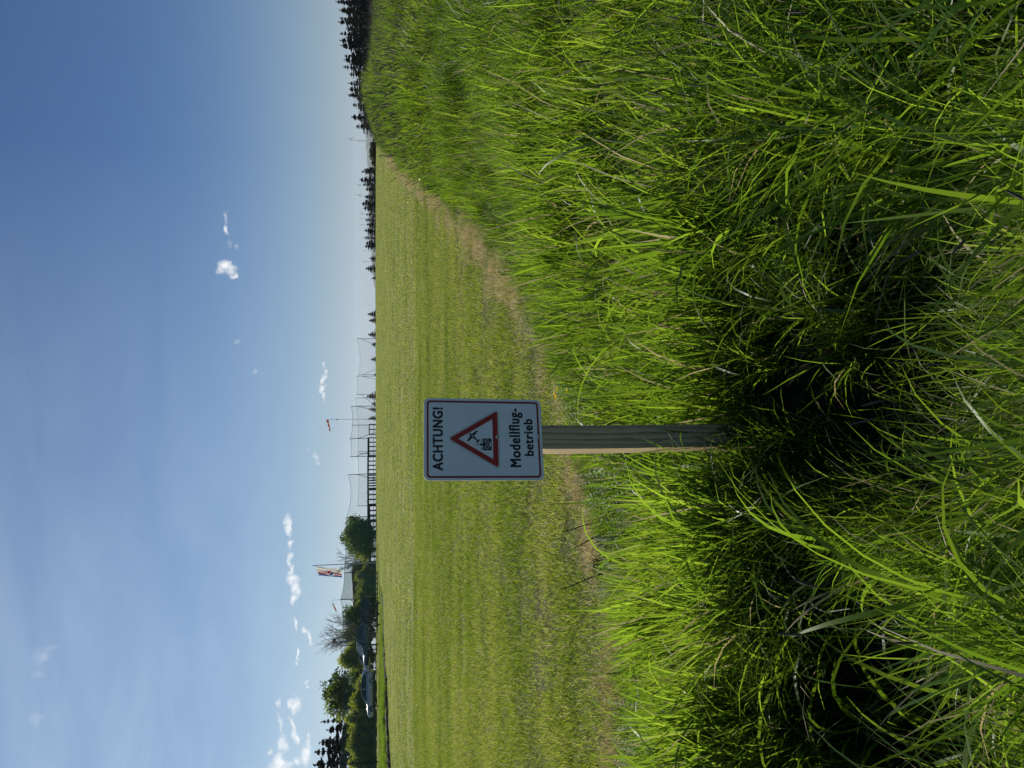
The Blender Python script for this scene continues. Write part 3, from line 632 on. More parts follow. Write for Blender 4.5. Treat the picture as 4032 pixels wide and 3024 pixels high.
# ------------------------------------------------------------------ the sign
TH = R(18)
def post_mat():
    mt, nt = mat_new('weathered_post')
    tc_ = N(nt, 'ShaderNodeTexCoord'); mp_ = N(nt, 'ShaderNodeMapping', {'Vector': tc_.outputs['Object'], 'Scale': (1, 1, .05)})
    nn = N(nt, 'ShaderNodeTexNoise', {'Vector': mp_.outputs[0], 'Scale': 28.0, 'Detail': 3.0, 'Distortion': .3})
    mp2 = N(nt, 'ShaderNodeMapping', {'Vector': tc_.outputs['Object'], 'Scale': (1, 1, .09), 'Location': (.031, 0, 0)})
    mm = N(nt, 'ShaderNodeVectorMath', {0: mp2.outputs[0]}, operation='ADD')
    sc = N(nt, 'ShaderNodeVectorMath', {0: nn.outputs['Color'], 'Scale': .022}, operation='SCALE'); nt.links.new(sc.outputs[0], mm.inputs[1])
    wv = N(nt, 'ShaderNodeTexWave', {'Vector': mm.outputs[0], 'Scale': 17.0, 'Distortion': 8.0, 'Detail': 4.0, 'Detail Scale': 1.0}, wave_type='RINGS', rings_direction='Z', wave_profile='SAW')
    fi = N(nt, 'ShaderNodeTexNoise', {'Vector': mp_.outputs[0], 'Scale': 240.0, 'Detail': 3.0})
    a = N(nt, 'ShaderNodeMath', {0: wv.outputs['Fac'], 1: .7, 2: 0.}, operation='MULTIPLY_ADD')
    b = N(nt, 'ShaderNodeMath', {0: fi.outputs['Fac'], 1: .4, 2: a.outputs[0]}, operation='MULTIPLY_ADD')
    c = ramp(nt, b.outputs[0], [(.2, (.70, .53, .31)), (.55, (.62, .46, .26)), (.85, (.38, .27, .145)), (1, (.18, .125, .07))])
    bm = N(nt, 'ShaderNodeBump', {'Height': b.outputs[0], 'Strength': .3, 'Distance': .0007}, invert=True)
    p = N(nt, 'ShaderNodeBsdfPrincipled', {'Base Color': c, 'Roughness': .8, 'Specular IOR Level': .2, 'Normal': bm.outputs[0]})
    N(nt, 'ShaderNodeOutputMaterial', {'Surface': p.outputs[0]}); return mt
M['post'] = post_mat()
M['sign'] = simple('sign_face', (.94, .93, .89), .35, noise=.05, scale=7, spec=.4)
M['sign_red'] = simple('sign_red', (.42, .018, .014), .4, noise=.04)
M['sign_red2'] = simple('sign_border_red', (.30, .010, .018), .4, noise=.04)
M['sign_black'] = simple('sign_black', (.012, .012, .018), .4, noise=.1)
M['chrome'] = simple('screw_steel', (.7, .7, .7), .25, 1, noise=.05)
PD = 2.50
pc = at(1905, 1729, PD)
sign = empty('warning_sign', (pc.x, pc.y, zg(pc.x, pc.y)), TH); sign.rotation_euler = (0, 0, TH)
tag(sign, 'white warning sign with red triangle on a square wooden post in tall grass', 'sign')
SW, SH, PWD = .297, .425, .088
zb0 = sign.location.z
zc = pc.z - zb0           # height of the plate centre over the ground
# post, top hidden behind the plate
b = MB(); pw = PWD / 2
rows = 24; vs = []; fs = []
prof = [(-pw + .003, -pw), (pw - .003, -pw), (pw, -pw + .003), (pw, pw - .003), (pw - .003, pw), (-pw + .003, pw), (-pw, pw - .003), (-pw, -pw + .003)]
ztop = zc + .02
for i in range(rows + 1):
    z = -.7 + (ztop + .7) * i / rows
    for q in prof: vs.append((q[0] + .0012 * math.sin(z * 7), q[1] + pw + .0015 + .001 * math.sin(z * 5), z))
for i in range(rows):
    for k in range(8): fs.append((i * 8 + k, i * 8 + (k + 1) % 8, (i + 1) * 8 + (k + 1) % 8, (i + 1) * 8 + k))
fs.append(tuple(range(7, -1, -1))); fs.append(tuple(rows * 8 + k for k in range(8)))
b.add(vs, fs); b.build('post', M['post'], sign).rotation_euler = (0, R(.35), 0)
def rrect(w, h, r, n=8):
    pts = []
    for cx, cy, a0 in ((w / 2 - r, h / 2 - r, 0), (-w / 2 + r, h / 2 - r, 90), (-w / 2 + r, -h / 2 + r, 180), (w / 2 - r, -h / 2 + r, 270)):
        for k in range(n + 1):
            a = R(a0 + 90 * k / n); pts.append((cx + r * math.cos(a), cy + r * math.sin(a)))
    return pts
plate = D.objects.new('sign_plate', None)
def flat(poly, y0, y1, holes=None):
    """outline in the plate's plane, pulled from y0 to y1 (towards the viewer is -y)"""
    bb = MB(); n = len(poly)
    if holes is None:
        bb.add([(p[0], y0, p[1]) for p in poly] + [(p[0], y1, p[1]) for p in poly], [tuple(range(n)), tuple(range(2 * n - 1, n - 1, -1))] + [(i, n + i, n + (i + 1) % n, (i + 1) % n) for i in range(n)])
    else:
        q = holes
        bb.add([(p[0], y1, p[1]) for p in poly] + [(p[0], y1, p[1]) for p in q] + [(p[0], y0, p[1]) for p in poly] + [(p[0], y0, p[1]) for p in q],
               [(i, n + i, n + (i + 1) % n, (i + 1) % n) for i in range(n)] + [(i, (i + 1) % n, 2 * n + (i + 1) % n, 2 * n + i) for i in range(n)] + [(n + i, 3 * n + i, 3 * n + (i + 1) % n, n + (i + 1) % n) for i in range(n)])
    return bb
plate = flat(rrect(SW, SH, .020), 0, -.003).build('sign_plate', M['sign'], sign)
plate.location = (0, 0, zc); plate.rotation_euler = (0, R(1.3), 0)
E0, E1 = -.0032, -.0038
def scr(u, v):
    """sign print coordinates: u to the right, v up, in metres from the centre; measured off the photograph"""
    return (u, v)
flat(rrect(SW - .018, SH - .020, .013), E0, E1, rrect(SW - .031, SH - .033, .0085)).build('border', M['sign_red2'], plate)
def rtri(ax, ay, bx, by, cx, cy, r, n=6):
    pts = []; P3 = [Vector((ax, ay)), Vector((bx, by)), Vector((cx, cy))]
    for i in range(3):
        p, q, s = P3[i - 1], P3[i], P3[(i + 1) % 3]
        d1 = (p - q).normalized(); d2 = (s - q).normalized(); half = d1.angle(d2) / 2
        c = q + (d1 + d2).normalized() * (r / math.sin(half)); t1 = q + d1 * (r / math.tan(half)); t2 = q + d2 * (r / math.tan(half))
        a1 = math.atan2(*(t1 - c).yx); a2 = math.atan2(*(t2 - c).yx); da = (a2 - a1 + math.pi) % (2 * math.pi) - math.pi
        for k in range(n + 1): pts.append((c.x + r * math.cos(a1 + da * k / n), c.y + r * math.sin(a1 + da * k / n)))
    return pts
TY = .0145
def tri(s, r):   # equilateral triangle scaled about its middle
    h = .1745 * s; w = .2075 * s; c = TY - .002
    return rtri(0, c + h * .64, -w / 2, c - h * .36, w / 2, c - h * .36, r)
flat(tri(1.075, .0105), E0, E1, tri(1.062, .0098)).build('outline', M['sign_black'], plate)
flat(tri(1.01, .0065), E0, E1, tri(.705, .0012)).build('warning_triangle', M['sign_red'], plate)
def text(name, s, x0, x1, y0, y1, bold, parent=plate):
    cu = D.curves.new(name, 'FONT'); cu.body = s; cu.size = 1; cu.space_character = 1.12; cu.extrude = .0003; cu.resolution_u = 4
    t = D.objects.new(name, cu); col.objects.link(t)
    bpy.context.view_layer.update()
    me = D.meshes.new_from_object(t); D.objects.remove(t)
    co = np.empty(len(me.vertices) * 3, np.float32); me.vertices.foreach_get('co', co); co = co.reshape(-1, 3)
    mn, mx_ = co.min(0), co.max(0)
    bw = bold; x0 += bw; x1 -= bw; y0 += bw * .7; y1 -= bw * .7
    sc = (x1 - x0) / (mx_[0] - mn[0]); sy = (y1 - y0) / (mx_[1] - mn[1])
    out = np.stack([x0 + (co[:, 0] - mn[0]) * sc, E0 - .0001 - (co[:, 2] - mn[2]) * .4, y0 + (co[:, 1] - mn[1]) * sy], 1)
    polys = [tuple(p_.vertices) for p_ in me.polygons]; D.meshes.remove(me); b_ = MB(); k = 0
    for du, dv in ((-1, -.7), (-1, .7), (1, -.7), (1, .7), (-1, 0), (1, 0), (0, .7), (0, -.7)):      # the strokes spread out to a bold weight
        k += 1; b_.add([(p_[0] + du * bw, p_[1] - k * .00001, p_[2] + dv * bw) for p_ in out], polys)
    return b_.build(name, M['sign_black'], parent)
text('lettering', 'ACHTUNG!', -.114, .114, .1455, .182, .0017)
text('lettering', 'Modellflug-', -.102, .1145, -.1435, -.0915, .0016)
text('lettering', 'betrieb', -.0615, .0755, -.1790, -.1455, .0016)
# pictogram: model aeroplane and hand transmitter
b = MB()
def poly(pts, y0=E0, y1=E1):
    n = len(pts); b.add([(p[0], y0, p[1]) for p in pts] + [(p[0], y1, p[1]) for p in pts], [tuple(range(2 * n - 1, n - 1, -1))] + [(i, (i + 1) % n, n + (i + 1) % n, n + i) for i in range(n)])
def pl(pts, ang, c, sc=.94):
    ca, sa = math.cos(ang), math.sin(ang); return [((x * ca - y * sa) * sc + c[0], (x * sa + y * ca) * sc + c[1]) for x, y in pts]
pa, pcn = R(-43), (.0068, .0372)
# fuselage points up in its own frame, nose at +y
fus = [(-.0016, -.026), (.0016, -.026), (.0036, -.004), (.0040, .010), (.0034, .0165), (.0012, .019), (-.0012, .019), (-.0034, .0165), (-.0040, .010), (-.0036, -.004)]
wing = [(-.028, .0045), (-.0265, .0085), (-.004, .0125), (.004, .0125), (.0265, .0085), (.028, .0045), (.0265, .0025), (.004, .0015), (-.004, .0015), (-.0265, .0025)]
tail = [(-.0095, -.0245), (-.0085, -.0215), (0, -.0195), (.0085, -.0215), (.0095, -.0245), (.006, -.0262), (-.006, -.0262)]
poly(pl(fus, pa, pcn)[::-1]); poly(pl(wing, pa, pcn)[::1], E0, E1 - .00005); poly(pl(tail, pa, pcn)[::-1], E0, E1 - .0001)
poly(pl([(-.013, .0202), (.013, .0202), (.013, .0212), (-.013, .0212)], pa, pcn)[::-1]); poly(pl([(-.001, .018), (.001, .018), (.001, .0215), (-.001, .0215)], pa, pcn)[::-1], E0, E1 - .00005)
b.build('aeroplane_pictogram', M['sign_black'], plate)
flat(pl([(-.0016, .002), (.0016, .002), (.0021, .0065), (.0012, .0095), (-.0012, .0095), (-.0021, .0065)], pa, pcn), E1 - .0002, E1 - .0003).build('canopy_mark', M['sign'], plate)
tcn_ = (-.0201, -.0115)
flat([(p[0] + tcn_[0], p[1] + tcn_[1]) for p in rrect(.043, .031, .004, 4)], E0, E1).build('transmitter_pictogram', M['sign_black'], plate)
b = MB()
poly([(tcn_[0] - .005, tcn_[1] + .0158), (tcn_[0] + .004, tcn_[1] + .0158), (tcn_[0] + .004, tcn_[1] + .025), (tcn_[0] - .005, tcn_[1] + .025)][::-1])
poly([(tcn_[0] - .0012, tcn_[1] + .025), (tcn_[0] + .0006, tcn_[1] + .025), (tcn_[0] + .0006, tcn_[1] + .0415), (tcn_[0] - .0012, tcn_[1] + .0415)][::-1])
for sx in (-1, 1):
    poly([(tcn_[0] + sx * .0135 - .0075, tcn_[1] + .0200), (tcn_[0] + sx * .0135 + .0055, tcn_[1] + .0200), (tcn_[0] + sx * .0135 + .0055, tcn_[1] + .0215), (tcn_[0] + sx * .0135 - .0075, tcn_[1] + .0215)][::-1])
    poly([(tcn_[0] + sx * .017, tcn_[1] + .0158), (tcn_[0] + sx * .017 + .0014, tcn_[1] + .0158), (tcn_[0] + sx * .017 + .0014, tcn_[1] + .0215), (tcn_[0] + sx * .017, tcn_[1] + .0215)][::-1])
b.build('antenna_pictogram', M['sign_black'], plate)
for sx in (-1, 1):
    cx, cy = tcn_[0] + sx * .0105, tcn_[1] + .0015
    circ = lambda r: [(cx + r * math.cos(a), cy + r * math.sin(a)) for a in np.linspace(0, 2 * math.pi, 25)[:-1]]
    flat(circ(.0066), E1 - .0002, E1 - .0003, circ(.0054)).build('dial_mark', M['sign'], plate)
    flat([(cx - .0005, cy - .001), (cx + .0005, cy - .001), (cx + .0005, cy + .0035), (cx - .0005, cy + .0035)], E1 - .0002, E1 - .0003).build('stick_mark', M['sign'], plate)
    for q in (0, 1):
        c2 = [(tcn_[0] + sx * (.009 + q * .0065) + .001 * math.cos(a), tcn_[1] + .0118 + .001 * math.sin(a)) for a in np.linspace(0, 2 * math.pi, 9)[:-1]]
        flat(c2, E1 - .0002, E1 - .0003).build('switch_mark', M['sign'], plate)
flat([(tcn_[0] - .0075, tcn_[1] - .0125), (tcn_[0] + .0075, tcn_[1] - .0125), (tcn_[0] + .0075, tcn_[1] - .0082), (tcn_[0] - .0075, tcn_[1] - .0082)], E1 - .0002, E1 - .0003).build('display_mark', M['sign'], plate)
flat([(tcn_[0] - .0005, tcn_[1] - .002), (tcn_[0] + .0005, tcn_[1] - .002), (tcn_[0] + .0005, tcn_[1] + .0045), (tcn_[0] - .0005, tcn_[1] + .0045)], E1 - .0002, E1 - .0003).build('slider_mark', M['sign'], plate)
for zz_ in (-.047, -.199):
    b = MB(); b.tube([(0, -.003, 0), (0, -.0042, 0), (0, -.0055, 0), (0, -.0063, 0), (0, -.0066, 0)], [.0062, .0062, .0052, .0034, .0026], 20)
    sc_ = b.build('screw', M['chrome'], sign, True); sc_.location = (.004 + (zc + zz_) * .006 - .005, 0, zc + zz_)
    b = MB(); b.tube([(0, -.0062, 0), (0, -.0070, 0)], [.0021, .0021], 6); b.build('hex_socket', M['sign_black'], sc_)

# ------------------------------------------------------------------ small plants round the sign
def strand(pts, rad, mat, name, parent=None, n=5):
    b_ = MB(); b_.tube(pts, rad, n); return b_.build(name, mat, parent, True)
M['dry_stalk'] = simple('dry_stalk', (.035, .025, .02), .8, noise=.3)
M['yellow'] = cloth('yellow_petals', (.92, .66, .02), .4)
def dry_stalk(base, tip, d, label):
    g0 = at(*base, d); p1 = at(*tip, d); z0 = zg(g0.x, g0.y)
    o = None; root = Vector((g0.x + (g0.x - p1.x) * .3, g0.y, z0)); pts = [root]
    for k in range(1, 9):
        t = k / 8; p = root.lerp(p1, t); p.x += .012 * math.sin(t * 5) ; p.z += .02 * math.sin(t * math.pi); pts.append(p)
    b_ = MB(); b_.tube([p - root for p in pts], [.0048 - .0024 * k / 8 for k in range(9)], 5)
    for k in (4, 5, 6, 7):
        p = pts[k] - root; b_.tube([p, p + Vector((random.uniform(-.02, .02), 0, .012))], [.0018, .001], 4)
    o = b_.build('dry_stalk', M['dry_stalk'], None, True); o.location = root
    tag(o, label, 'stalk', 'dry stalks left of the sign')
dry_stalk((2440, 2062), (2215, 2085), 4.3, 'thin dark dry stalk nearly upright, first left of the sign post')
dry_stalk((2470, 2105), (2260, 2150), 4.2, 'thin dark bent dry stalk crossing the mown edge, second left of the sign post')
dry_stalk((2440, 2260), (2203, 2315), 4.1, 'long dark dry stalk leaning over the mown field, tallest of the left stalks')
dry_stalk((2480, 2055), (2300, 1865), 4.2, 'thin dark dry stalk slanting towards the sign post')
dry_stalk((2525, 2690), (2470, 2745), 3.9, 'short dark dry stalk at the mown edge, furthest left of the stalks')
def dandelion(px, py, label):
    p = on_ground(px + 48, py); r0 = empty('dandelion', (p.x, p.y, zg(p.x, p.y))); tag(r0, label, 'flower', 'yellow dandelions by the dry strip')
    h = .155
    strand([(0, 0, 0), (.004, 0, h * .5), (.002, -.002, h)], [.0018, .0016, .0016], M['weed'], 'stem', r0)
    b_ = MB()
    for k in range(46):
        a = k * 2.4; e = .12 + .9 * (k / 46); l = .027 * (.55 + .45 * k / 46)
        d = Vector((math.cos(a) * math.sin(e * 1.4), math.sin(a) * math.sin(e * 1.4), math.cos(e * 1.4))); s_ = Vector((-math.sin(a), math.cos(a), 0)) * .003
        c = Vector((.002, -.002, h)); b_.add([c - s_ * .4, c + d * l * .6 - s_, c + d * l, c + d * l * .6 + s_], [(0, 1, 2, 3)])
    b_.build('flower_head', M['yellow'], r0)
for px, py, lb in ((2228, 1550, 'yellow dandelion on the dry strip right behind the sign, larger and higher of a pair'), (2240, 1563, 'yellow dandelion touching the larger one on the dry strip'),
                   (2252, 1533, 'dim yellow dandelion just right of the pair on the dry strip'), (2318, 1538, 'single yellow dandelion in the green fringe below the pair')):
    dandelion(px, py, lb)
M['clump'] = leaf_mat('dry_clump', [(0, (.05, .03, .018)), (1, (.16, .11, .07))], [(0, (.03, .02, .01)), (1, (.1, .06, .03))], trans=.1, rough=.9, spec=.1)
def clump(px, py, r_, label):
    p = on_ground(px, py); nb = 420; V_, q, tv = blades(nb, (.02, .06), (.003, .006), r_, 1.1, (.3, 1.4), K=3, tint=(0, 1), straw=0)
    k = np.repeat(rng.uniform(0, 1, nb), 6); rr = np.hypot(V_[:, 0], V_[:, 1]) / r_; V_[:, 2] += k * np.clip(1 - rr ** 2, 0, 1) * r_ * .9
    me = np_mesh('grass_clump', V_, q, [M['clump']], {'tint': tv}); o = link(D.objects.new('grass_clump', me)); o.location = (p.x, p.y, zg(p.x, p.y) + .03)
    tag(o, label, 'clump', 'brown clumps of dead grass at the mown edge')
clump(2335, 1632, .075, 'round brown clump of dead grass right of the post at the mown edge')
clump(2290, 1615, .055, 'small brown clump of dead grass above the round one right of the post')
clump(2425, 2125, .06, 'low brown clump of dead grass in the fringe left of the post')
clump(2375, 2230, .05, 'brown clump of dead grass among the dry stalks left of the sign')

# ------------------------------------------------------------------ trees
def pts_leafs(C, sz, flat_=.5, nrm=None):
    """leaf quads round the points C"""
    n = len(C); a = rng.normal(size=(n, 3)); a /= np.linalg.norm(a, axis=1)[:, None]
    b_ = np.cross(a, rng.normal(size=(n, 3))); b_ /= np.linalg.norm(b_, axis=1)[:, None]
    s = (sz * rng.uniform(.6, 1.3, n))[:, None]
    V_ = np.stack([C - a * s, C + b_ * s * flat_, C + a * s, C - b_ * s * flat_], 1).reshape(-1, 3)
    return V_, np.arange(4 * n).reshape(-1, 4)
def trunk_mb(h, r, lean=.02):
    b_ = MB(); b_.tube([(0, 0, -.3), (lean * h * .3, 0, h * .35), (lean * h, 0, h * .7), (lean * h, 0, h)], [r, r * .8, r * .5, r * .15], 7); return b_
def round_crown(w, h, z0, nl, sz, mat, lobes=16, hole=.0, shape=1.0):
    lobes = int(lobes * 2.0); sz = sz * 1.7; nl = int(nl * .8)
    """broadleaf crown from many uneven lobes of leaves, gaps between them"""
    C = []; T = []
    for k in range(lobes):
        u = rng.uniform(-1, 1); a = rng.uniform(0, 6.28); r = math.sqrt(max(0, 1 - u * u)) * rng.uniform(.3, .95)
        c = np.array([math.cos(a) * r * w / 2, math.sin(a) * r * w / 2 * .9, z0 + h * (.5 + .42 * u * rng.uniform(.6, 1) * shape)])
        rr = rng.uniform(.09, .23) * min(w, h); m_ = int(nl / lobes)
        p = rng.normal(size=(m_, 3)); p /= np.linalg.norm(p, axis=1)[:, None]; p *= (rng.uniform(.35, 1, m_) ** .5)[:, None] * rr * (1 + .35 * rng.normal(size=(m_, 1)) * .6)
        p[:, 2] *= .85; C.append(c + p); T.append(np.clip(rng.uniform(.0, .85) + rng.normal(0, .12, m_), 0, .85))
    C = np.concatenate(C); T = np.concatenate(T)
    V_, q = pts_leafs(C, sz, .6); return np_mesh('crown', V_, q, [mat], {'tint': np.repeat(T, 4)}, smooth=False)
def spruce_meshes(h, w, nl, seed, sparse=.8):
    """ragged conifer: whorls of drooping boughs, each bough a spray of needles"""
    C = []; T = []; lay = max(10, int(h * 1.9))
    for i in range(lay):
        t = (i + rng.uniform(-.4, .4)) / lay; t = min(max(t, 0), .985); z = h * (.04 + .95 * t); rad = w * (1 - t) ** .85 * rng.uniform(.75, 1.12) + .04
        nb = int(6 + 9 * (1 - t))
        for k in range(nb):
            a = rng.uniform(0, 6.28); L = rad * rng.uniform(.5, 1.2); z = z + rng.normal(0, .012 * h) * (t < .93); m_ = max(3, int(nl / lay / nb))
            if rng.uniform() > sparse: continue
            s = rng.uniform(0, 1, m_) ** .7
            droop = -.35 * L * s + .25 * L * s ** 3
            c = np.stack([np.cos(a) * L * s, np.sin(a) * L * s, z + droop], 1) + rng.normal(0, .045 * w * (1.25 - s)[:, None], (m_, 3))
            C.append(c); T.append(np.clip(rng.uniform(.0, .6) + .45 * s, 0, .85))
    C.append(np.stack([rng.normal(0, .03, 12), rng.normal(0, .03, 12), np.linspace(h * .93, h * 1.02, 12)], 1)); T.append(np.full(12, .4))
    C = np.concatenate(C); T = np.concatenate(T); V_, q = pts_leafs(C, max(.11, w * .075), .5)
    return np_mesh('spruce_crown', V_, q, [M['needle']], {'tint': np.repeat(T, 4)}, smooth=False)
def place_tree(name, mesh, trunk, loc, s, rz, label, cat, group, crown='crown'):
    r0 = empty(name, loc, rz); r0.scale = s; tag(r0, label, cat, group)
    if trunk is not None: link(D.objects.new('trunk', trunk), r0)
    link(D.objects.new(crown, mesh), r0); return r0

SPR = [(spruce_meshes(10, 2.3, 6500, i, .86)) for i in range(4)] + [spruce_meshes(10, 2.0, 4000, 9, .62) for _ in range(2)]
SPR += [round_crown(3.4, 9.4, .6, 9000, .13, M['needle'], 34), round_crown(4.4, 9.0, 1.0, 9000, .13, M['needle'], 26)]

TRK = trunk_mb(10, .16, 0).build('trunk', M['bark']); trk = TRK.data; D.objects.remove(TRK)
side = ['first', 'second', 'third', 'fourth', 'fifth', 'sixth', 'seventh', 'eighth', 'ninth', 'tenth', 'eleventh', 'twelfth', 'thirteenth', 'fourteenth', 'fifteenth', 'sixteenth', 'seventeenth', 'eighteenth', 'nineteenth', 'twentieth']
def spruce_at(px_tip, py, dist, wf, label, group, var=None, fat=1.7):
    p = at(px_tip, py, dist); z0 = zg(p.x, p.y) - .1; h = p.z - z0; v = (rng.choice([0, 1, 2, 3, 4]) if group and 'wood' in group else rng.integers(0, 4)) if var is None else var
    w = fat * wf * dist / F_PX / (2.3 if v < 4 else 2.0)      # half width in photograph pixels
    place_tree('spruce_tree', SPR[v], trk, (p.x, p.y, z0), (w, w, h / 10), rng.uniform(0, 6.28), label, 'tree', group)
wood = [(390, 20), (425, 120), (430, 215), (415, 262), (430, 400), (435, 480), (445, 540), (485, 665), (480, 710), (470, 795), (545, 880), (525, 990), (535, 1060), (530, 1130), (580, 1245), (570, 1390), (620, 1500)]
for i, (u, v) in enumerate(wood):
    u2 = u
    spruce_at(1200 + u2 / 3.016 - 3, v / 3.016, 165 + rng.uniform(-6, 6), rng.uniform(27, 36), f'dark spruce in the wood behind the meadow, {side[i]} pointed top from the right frame edge', 'spruces of the wood behind the rising meadow', var=(5 if i in (9, 10, 14, 16) else None))
for i, y_ in enumerate(np.linspace(-60, 495, 17)):
    x_ = float(np.interp(y_, [0, 160, 300, 500], [1352, 1372, 1392, 1428])) + rng.uniform(-6, 8)
    spruce_at(x_, y_, 182 + rng.uniform(-6, 10), rng.uniform(30, 38), f'shaded second row spruce of the wood, {side[i]} in from the right frame edge', 'spruces in the shaded second row of the wood', fat=2.3)
for i, y_ in enumerate((-40, -105, -160, -220)):
    spruce_at(1325 + rng.uniform(-8, 8), y_, 165 + rng.uniform(-6, 6), 33, f'front spruce of the wood past the right frame edge, {side[abs(int(y_)) // 55]} one outwards', 'spruces of the wood out of frame')
line = [(1434, 668, 11), (1424, 676, 14), (1418, 708, 17), (1430, 727, 18), (1440, 745, 15), (1437, 775, 15), (1425, 802, 20), (1433, 820, 16), (1442, 845, 15), (1438, 866, 16), (1444, 884, 14), (1436, 908, 18), (1435, 936, 16), (1441, 958, 15), (1437, 970, 14)]
for i, (x_, y_, w_) in enumerate(line):
    spruce_at(x_, y_, 230 + rng.uniform(-12, 12), w_, f'dark spruce in the broken row on the horizon, {side[i]} top after the blue gap', 'spruces in the broken row on the horizon', var=int(rng.choice([0, 1, 2, 3, 4, 5])), fat=2.6)
single = [(1455, 1018, 15, 'low spruce just right of the tall lone one beside the second wind turbine'), (1440, 1058, 17, 'taller spruce on the horizon between two wind turbines and the bare skyline'), (1463, 1096, 8, 'smallest spruce on the horizon where the distant hill ends'),
          (1448, 1237, 13, 'slim spruce on the bare skyline, right one of three'), (1453, 1262, 12, 'slim leaning spruce on the bare skyline, middle of three'), (1449, 1317, 13, 'slim spruce beside the first net post, left of the three'),
          (1462, 1357, 11, 'small spruce seen through the furthest net near its right post'), (1460, 1416, 10, 'small spruce seen through the middle of the furthest net'), (1470, 1476, 7, 'tiny spruce at the left post of the furthest net'),
          (1444, 1561, 15, 'bigger spruce behind the gap of the nets, largest near the windsock'), (1462, 1590, 9, 'low spruce between the bigger one and the windsock pole'), (1452, 1612, 12, 'spruce behind the net right beside the windsock pole'), (1454, 1646, 11, 'spruce standing straight behind the windsock pole')]
for x_, y_, w_, lb in single: spruce_at(x_, y_, 215, w_, lb, None, fat=2.0)
# yellow green shrubs at the foot of the wood
LF = [round_crown(4, 3.4, .2, 2600, .10, M['leafy'], 12) for _ in range(3)]
SHR = MB(); 
for k in range(5): SHR.tube([(0, 0, -.2), (.5 * math.cos(k * 1.3), .5 * math.sin(k * 1.3), 1.3), (1.1 * math.cos(k * 1.3), 1.1 * math.sin(k * 1.3), 2.4)], [.07, .05, .02], 5)
t_ = SHR.build('stem', M['bark']); shr = t_.data; D.objects.remove(t_)
def shrub_at(px_top, py, dist, halfw, label, group=None, mesh=None, w0=4.0, h0=3.6, name='shrub', trunk=None, depth=1.0, base=None):
    p = at(px_top, py, dist); z0 = (zg(p.x, p.y) - .1) if base is None else base; h = (p.z - z0) / h0; w = halfw * 2.15 * dist / F_PX / w0
    return place_tree(name, mesh, trunk or shr, (p.x, p.y, z0), (w, w * depth, h), rng.uniform(-.3, .3), label, 'tree' if 'tree' in name else 'shrub', group)
shrub_at(1450, 187, 150, 26, 'orange yellow shrub glowing at the foot of the dark wood', mesh=LF[0])
shrub_at(1434, 288, 150, 20, 'yellow green shrub at the foot of the wood, middle of three', mesh=LF[1])
shrub_at(1424, 345, 150, 32, 'yellow green shrub at the foot of the wood, leftmost and widest of three', mesh=LF[2])
HB = [round_crown(5, 3, .1, 3600, .10, M['brownleaf'], 18) for _ in range(2)]
for i, (x_, y_, w_, lb) in enumerate(((1457, 568, 20, 'right end of the low brown hedge before the blue hill'), (1453, 590, 24, 'brown rounded hedge bush before the blue hill, highest of the hedge'), (1455, 618, 22, 'brown hedge bush before the blue hill, third from the dark wood'), (1461, 640, 16, 'low left end of the brown hedge by the first spruce of the row'))):
    shrub_at(x_, y_, 140, w_, lb, 'bushes of the brown hedge', HB[i % 2], 5.0, 3.1, 'hedge_bush')
# left hand group
M['leafd'] = M['leaf']
T1 = round_crown(6, 5, .1, 15000, .085, M['leaf'], 34)
shrub_at(1338, 2110, 100, 74, 'round dark green bushy tree to the right of the flag', None, T1, 6.0, 5.05, 'round_tree')
shrub_at(1372, 2165, 101, 50, 'lower green bush leaning out from the round tree towards the flag pole', None, round_crown(4.4, 3.6, .1, 7000, .08, M['leafy'], 22), 4.4, 3.7, 'shrub')
H1 = [round_crown(4, 3, .0, 11000, .07, M['leafy'], 36) for _ in range(3)]
for i, (x_, y_, w_, lb) in enumerate(((1396, 2275, 40, 'hedge shrub under the grey roof, nearest the flag pole'), (1400, 2310, 40, 'hedge shrub under the middle of the grey roof'), (1398, 2350, 40, 'hedge shrub beside the net post with the small windsock'), (1400, 2385, 36, 'hedge shrub joining the left bush under the small windsock'))):
    shrub_at(x_, y_, 99, w_, lb, 'hedge shrubs before the hut', H1[i % 3], 4.0, 3.1)
shrub_at(1352, 2432, 97, 60, 'green rounded bush under the small windsock', None, round_crown(5, 4.6, .1, 11000, .085, M['leaf'], 30), 5.0, 4.7, 'shrub', depth=.8)
shrub_at(1352, 2505, 98, 60, 'dark green bush below the bare tree', None, round_crown(5, 4.6, .1, 10000, .085, M['leaf'], 28), 5.0, 4.7, 'shrub', depth=.8)
shrub_at(1333, 2592, 96, 56, 'yellowish green bush left of the bare tree behind the dark car', None, round_crown(5, 4.8, .1, 11000, .085, M['leafy'], 28), 5.0, 4.9, 'shrub', depth=.8)
shrub_at(1375, 2655, 99, 60, 'dark bush in shade between the yellowish bush and the broadleaf tree', None, round_crown(4, 3.6, .1, 7000, .085, M['leaf'], 22), 4.0, 3.7, 'shrub')
p = at(1268, 2735, 104); z0 = zg(p.x, p.y)
T4 = round_crown(6.6, 5.2, 2.2, 9000, .10, M['leaf'], 30)
place_tree('broadleaf_tree', T4, trunk_mb(6.2, .18).build('t', M['bark']).data, (p.x, p.y, z0), (1, .9, (p.z - z0) / 7.3), .4, 'tall broadleaf tree with a loose crown above the silver estate car', 'tree', None)
for o in [o for o in D.objects if o.name == 't']: D.objects.remove(o)
H2 = [round_crown(4.4, 3.4, .0, 15000, .07, M['leafy'], 40) for _ in range(3)]
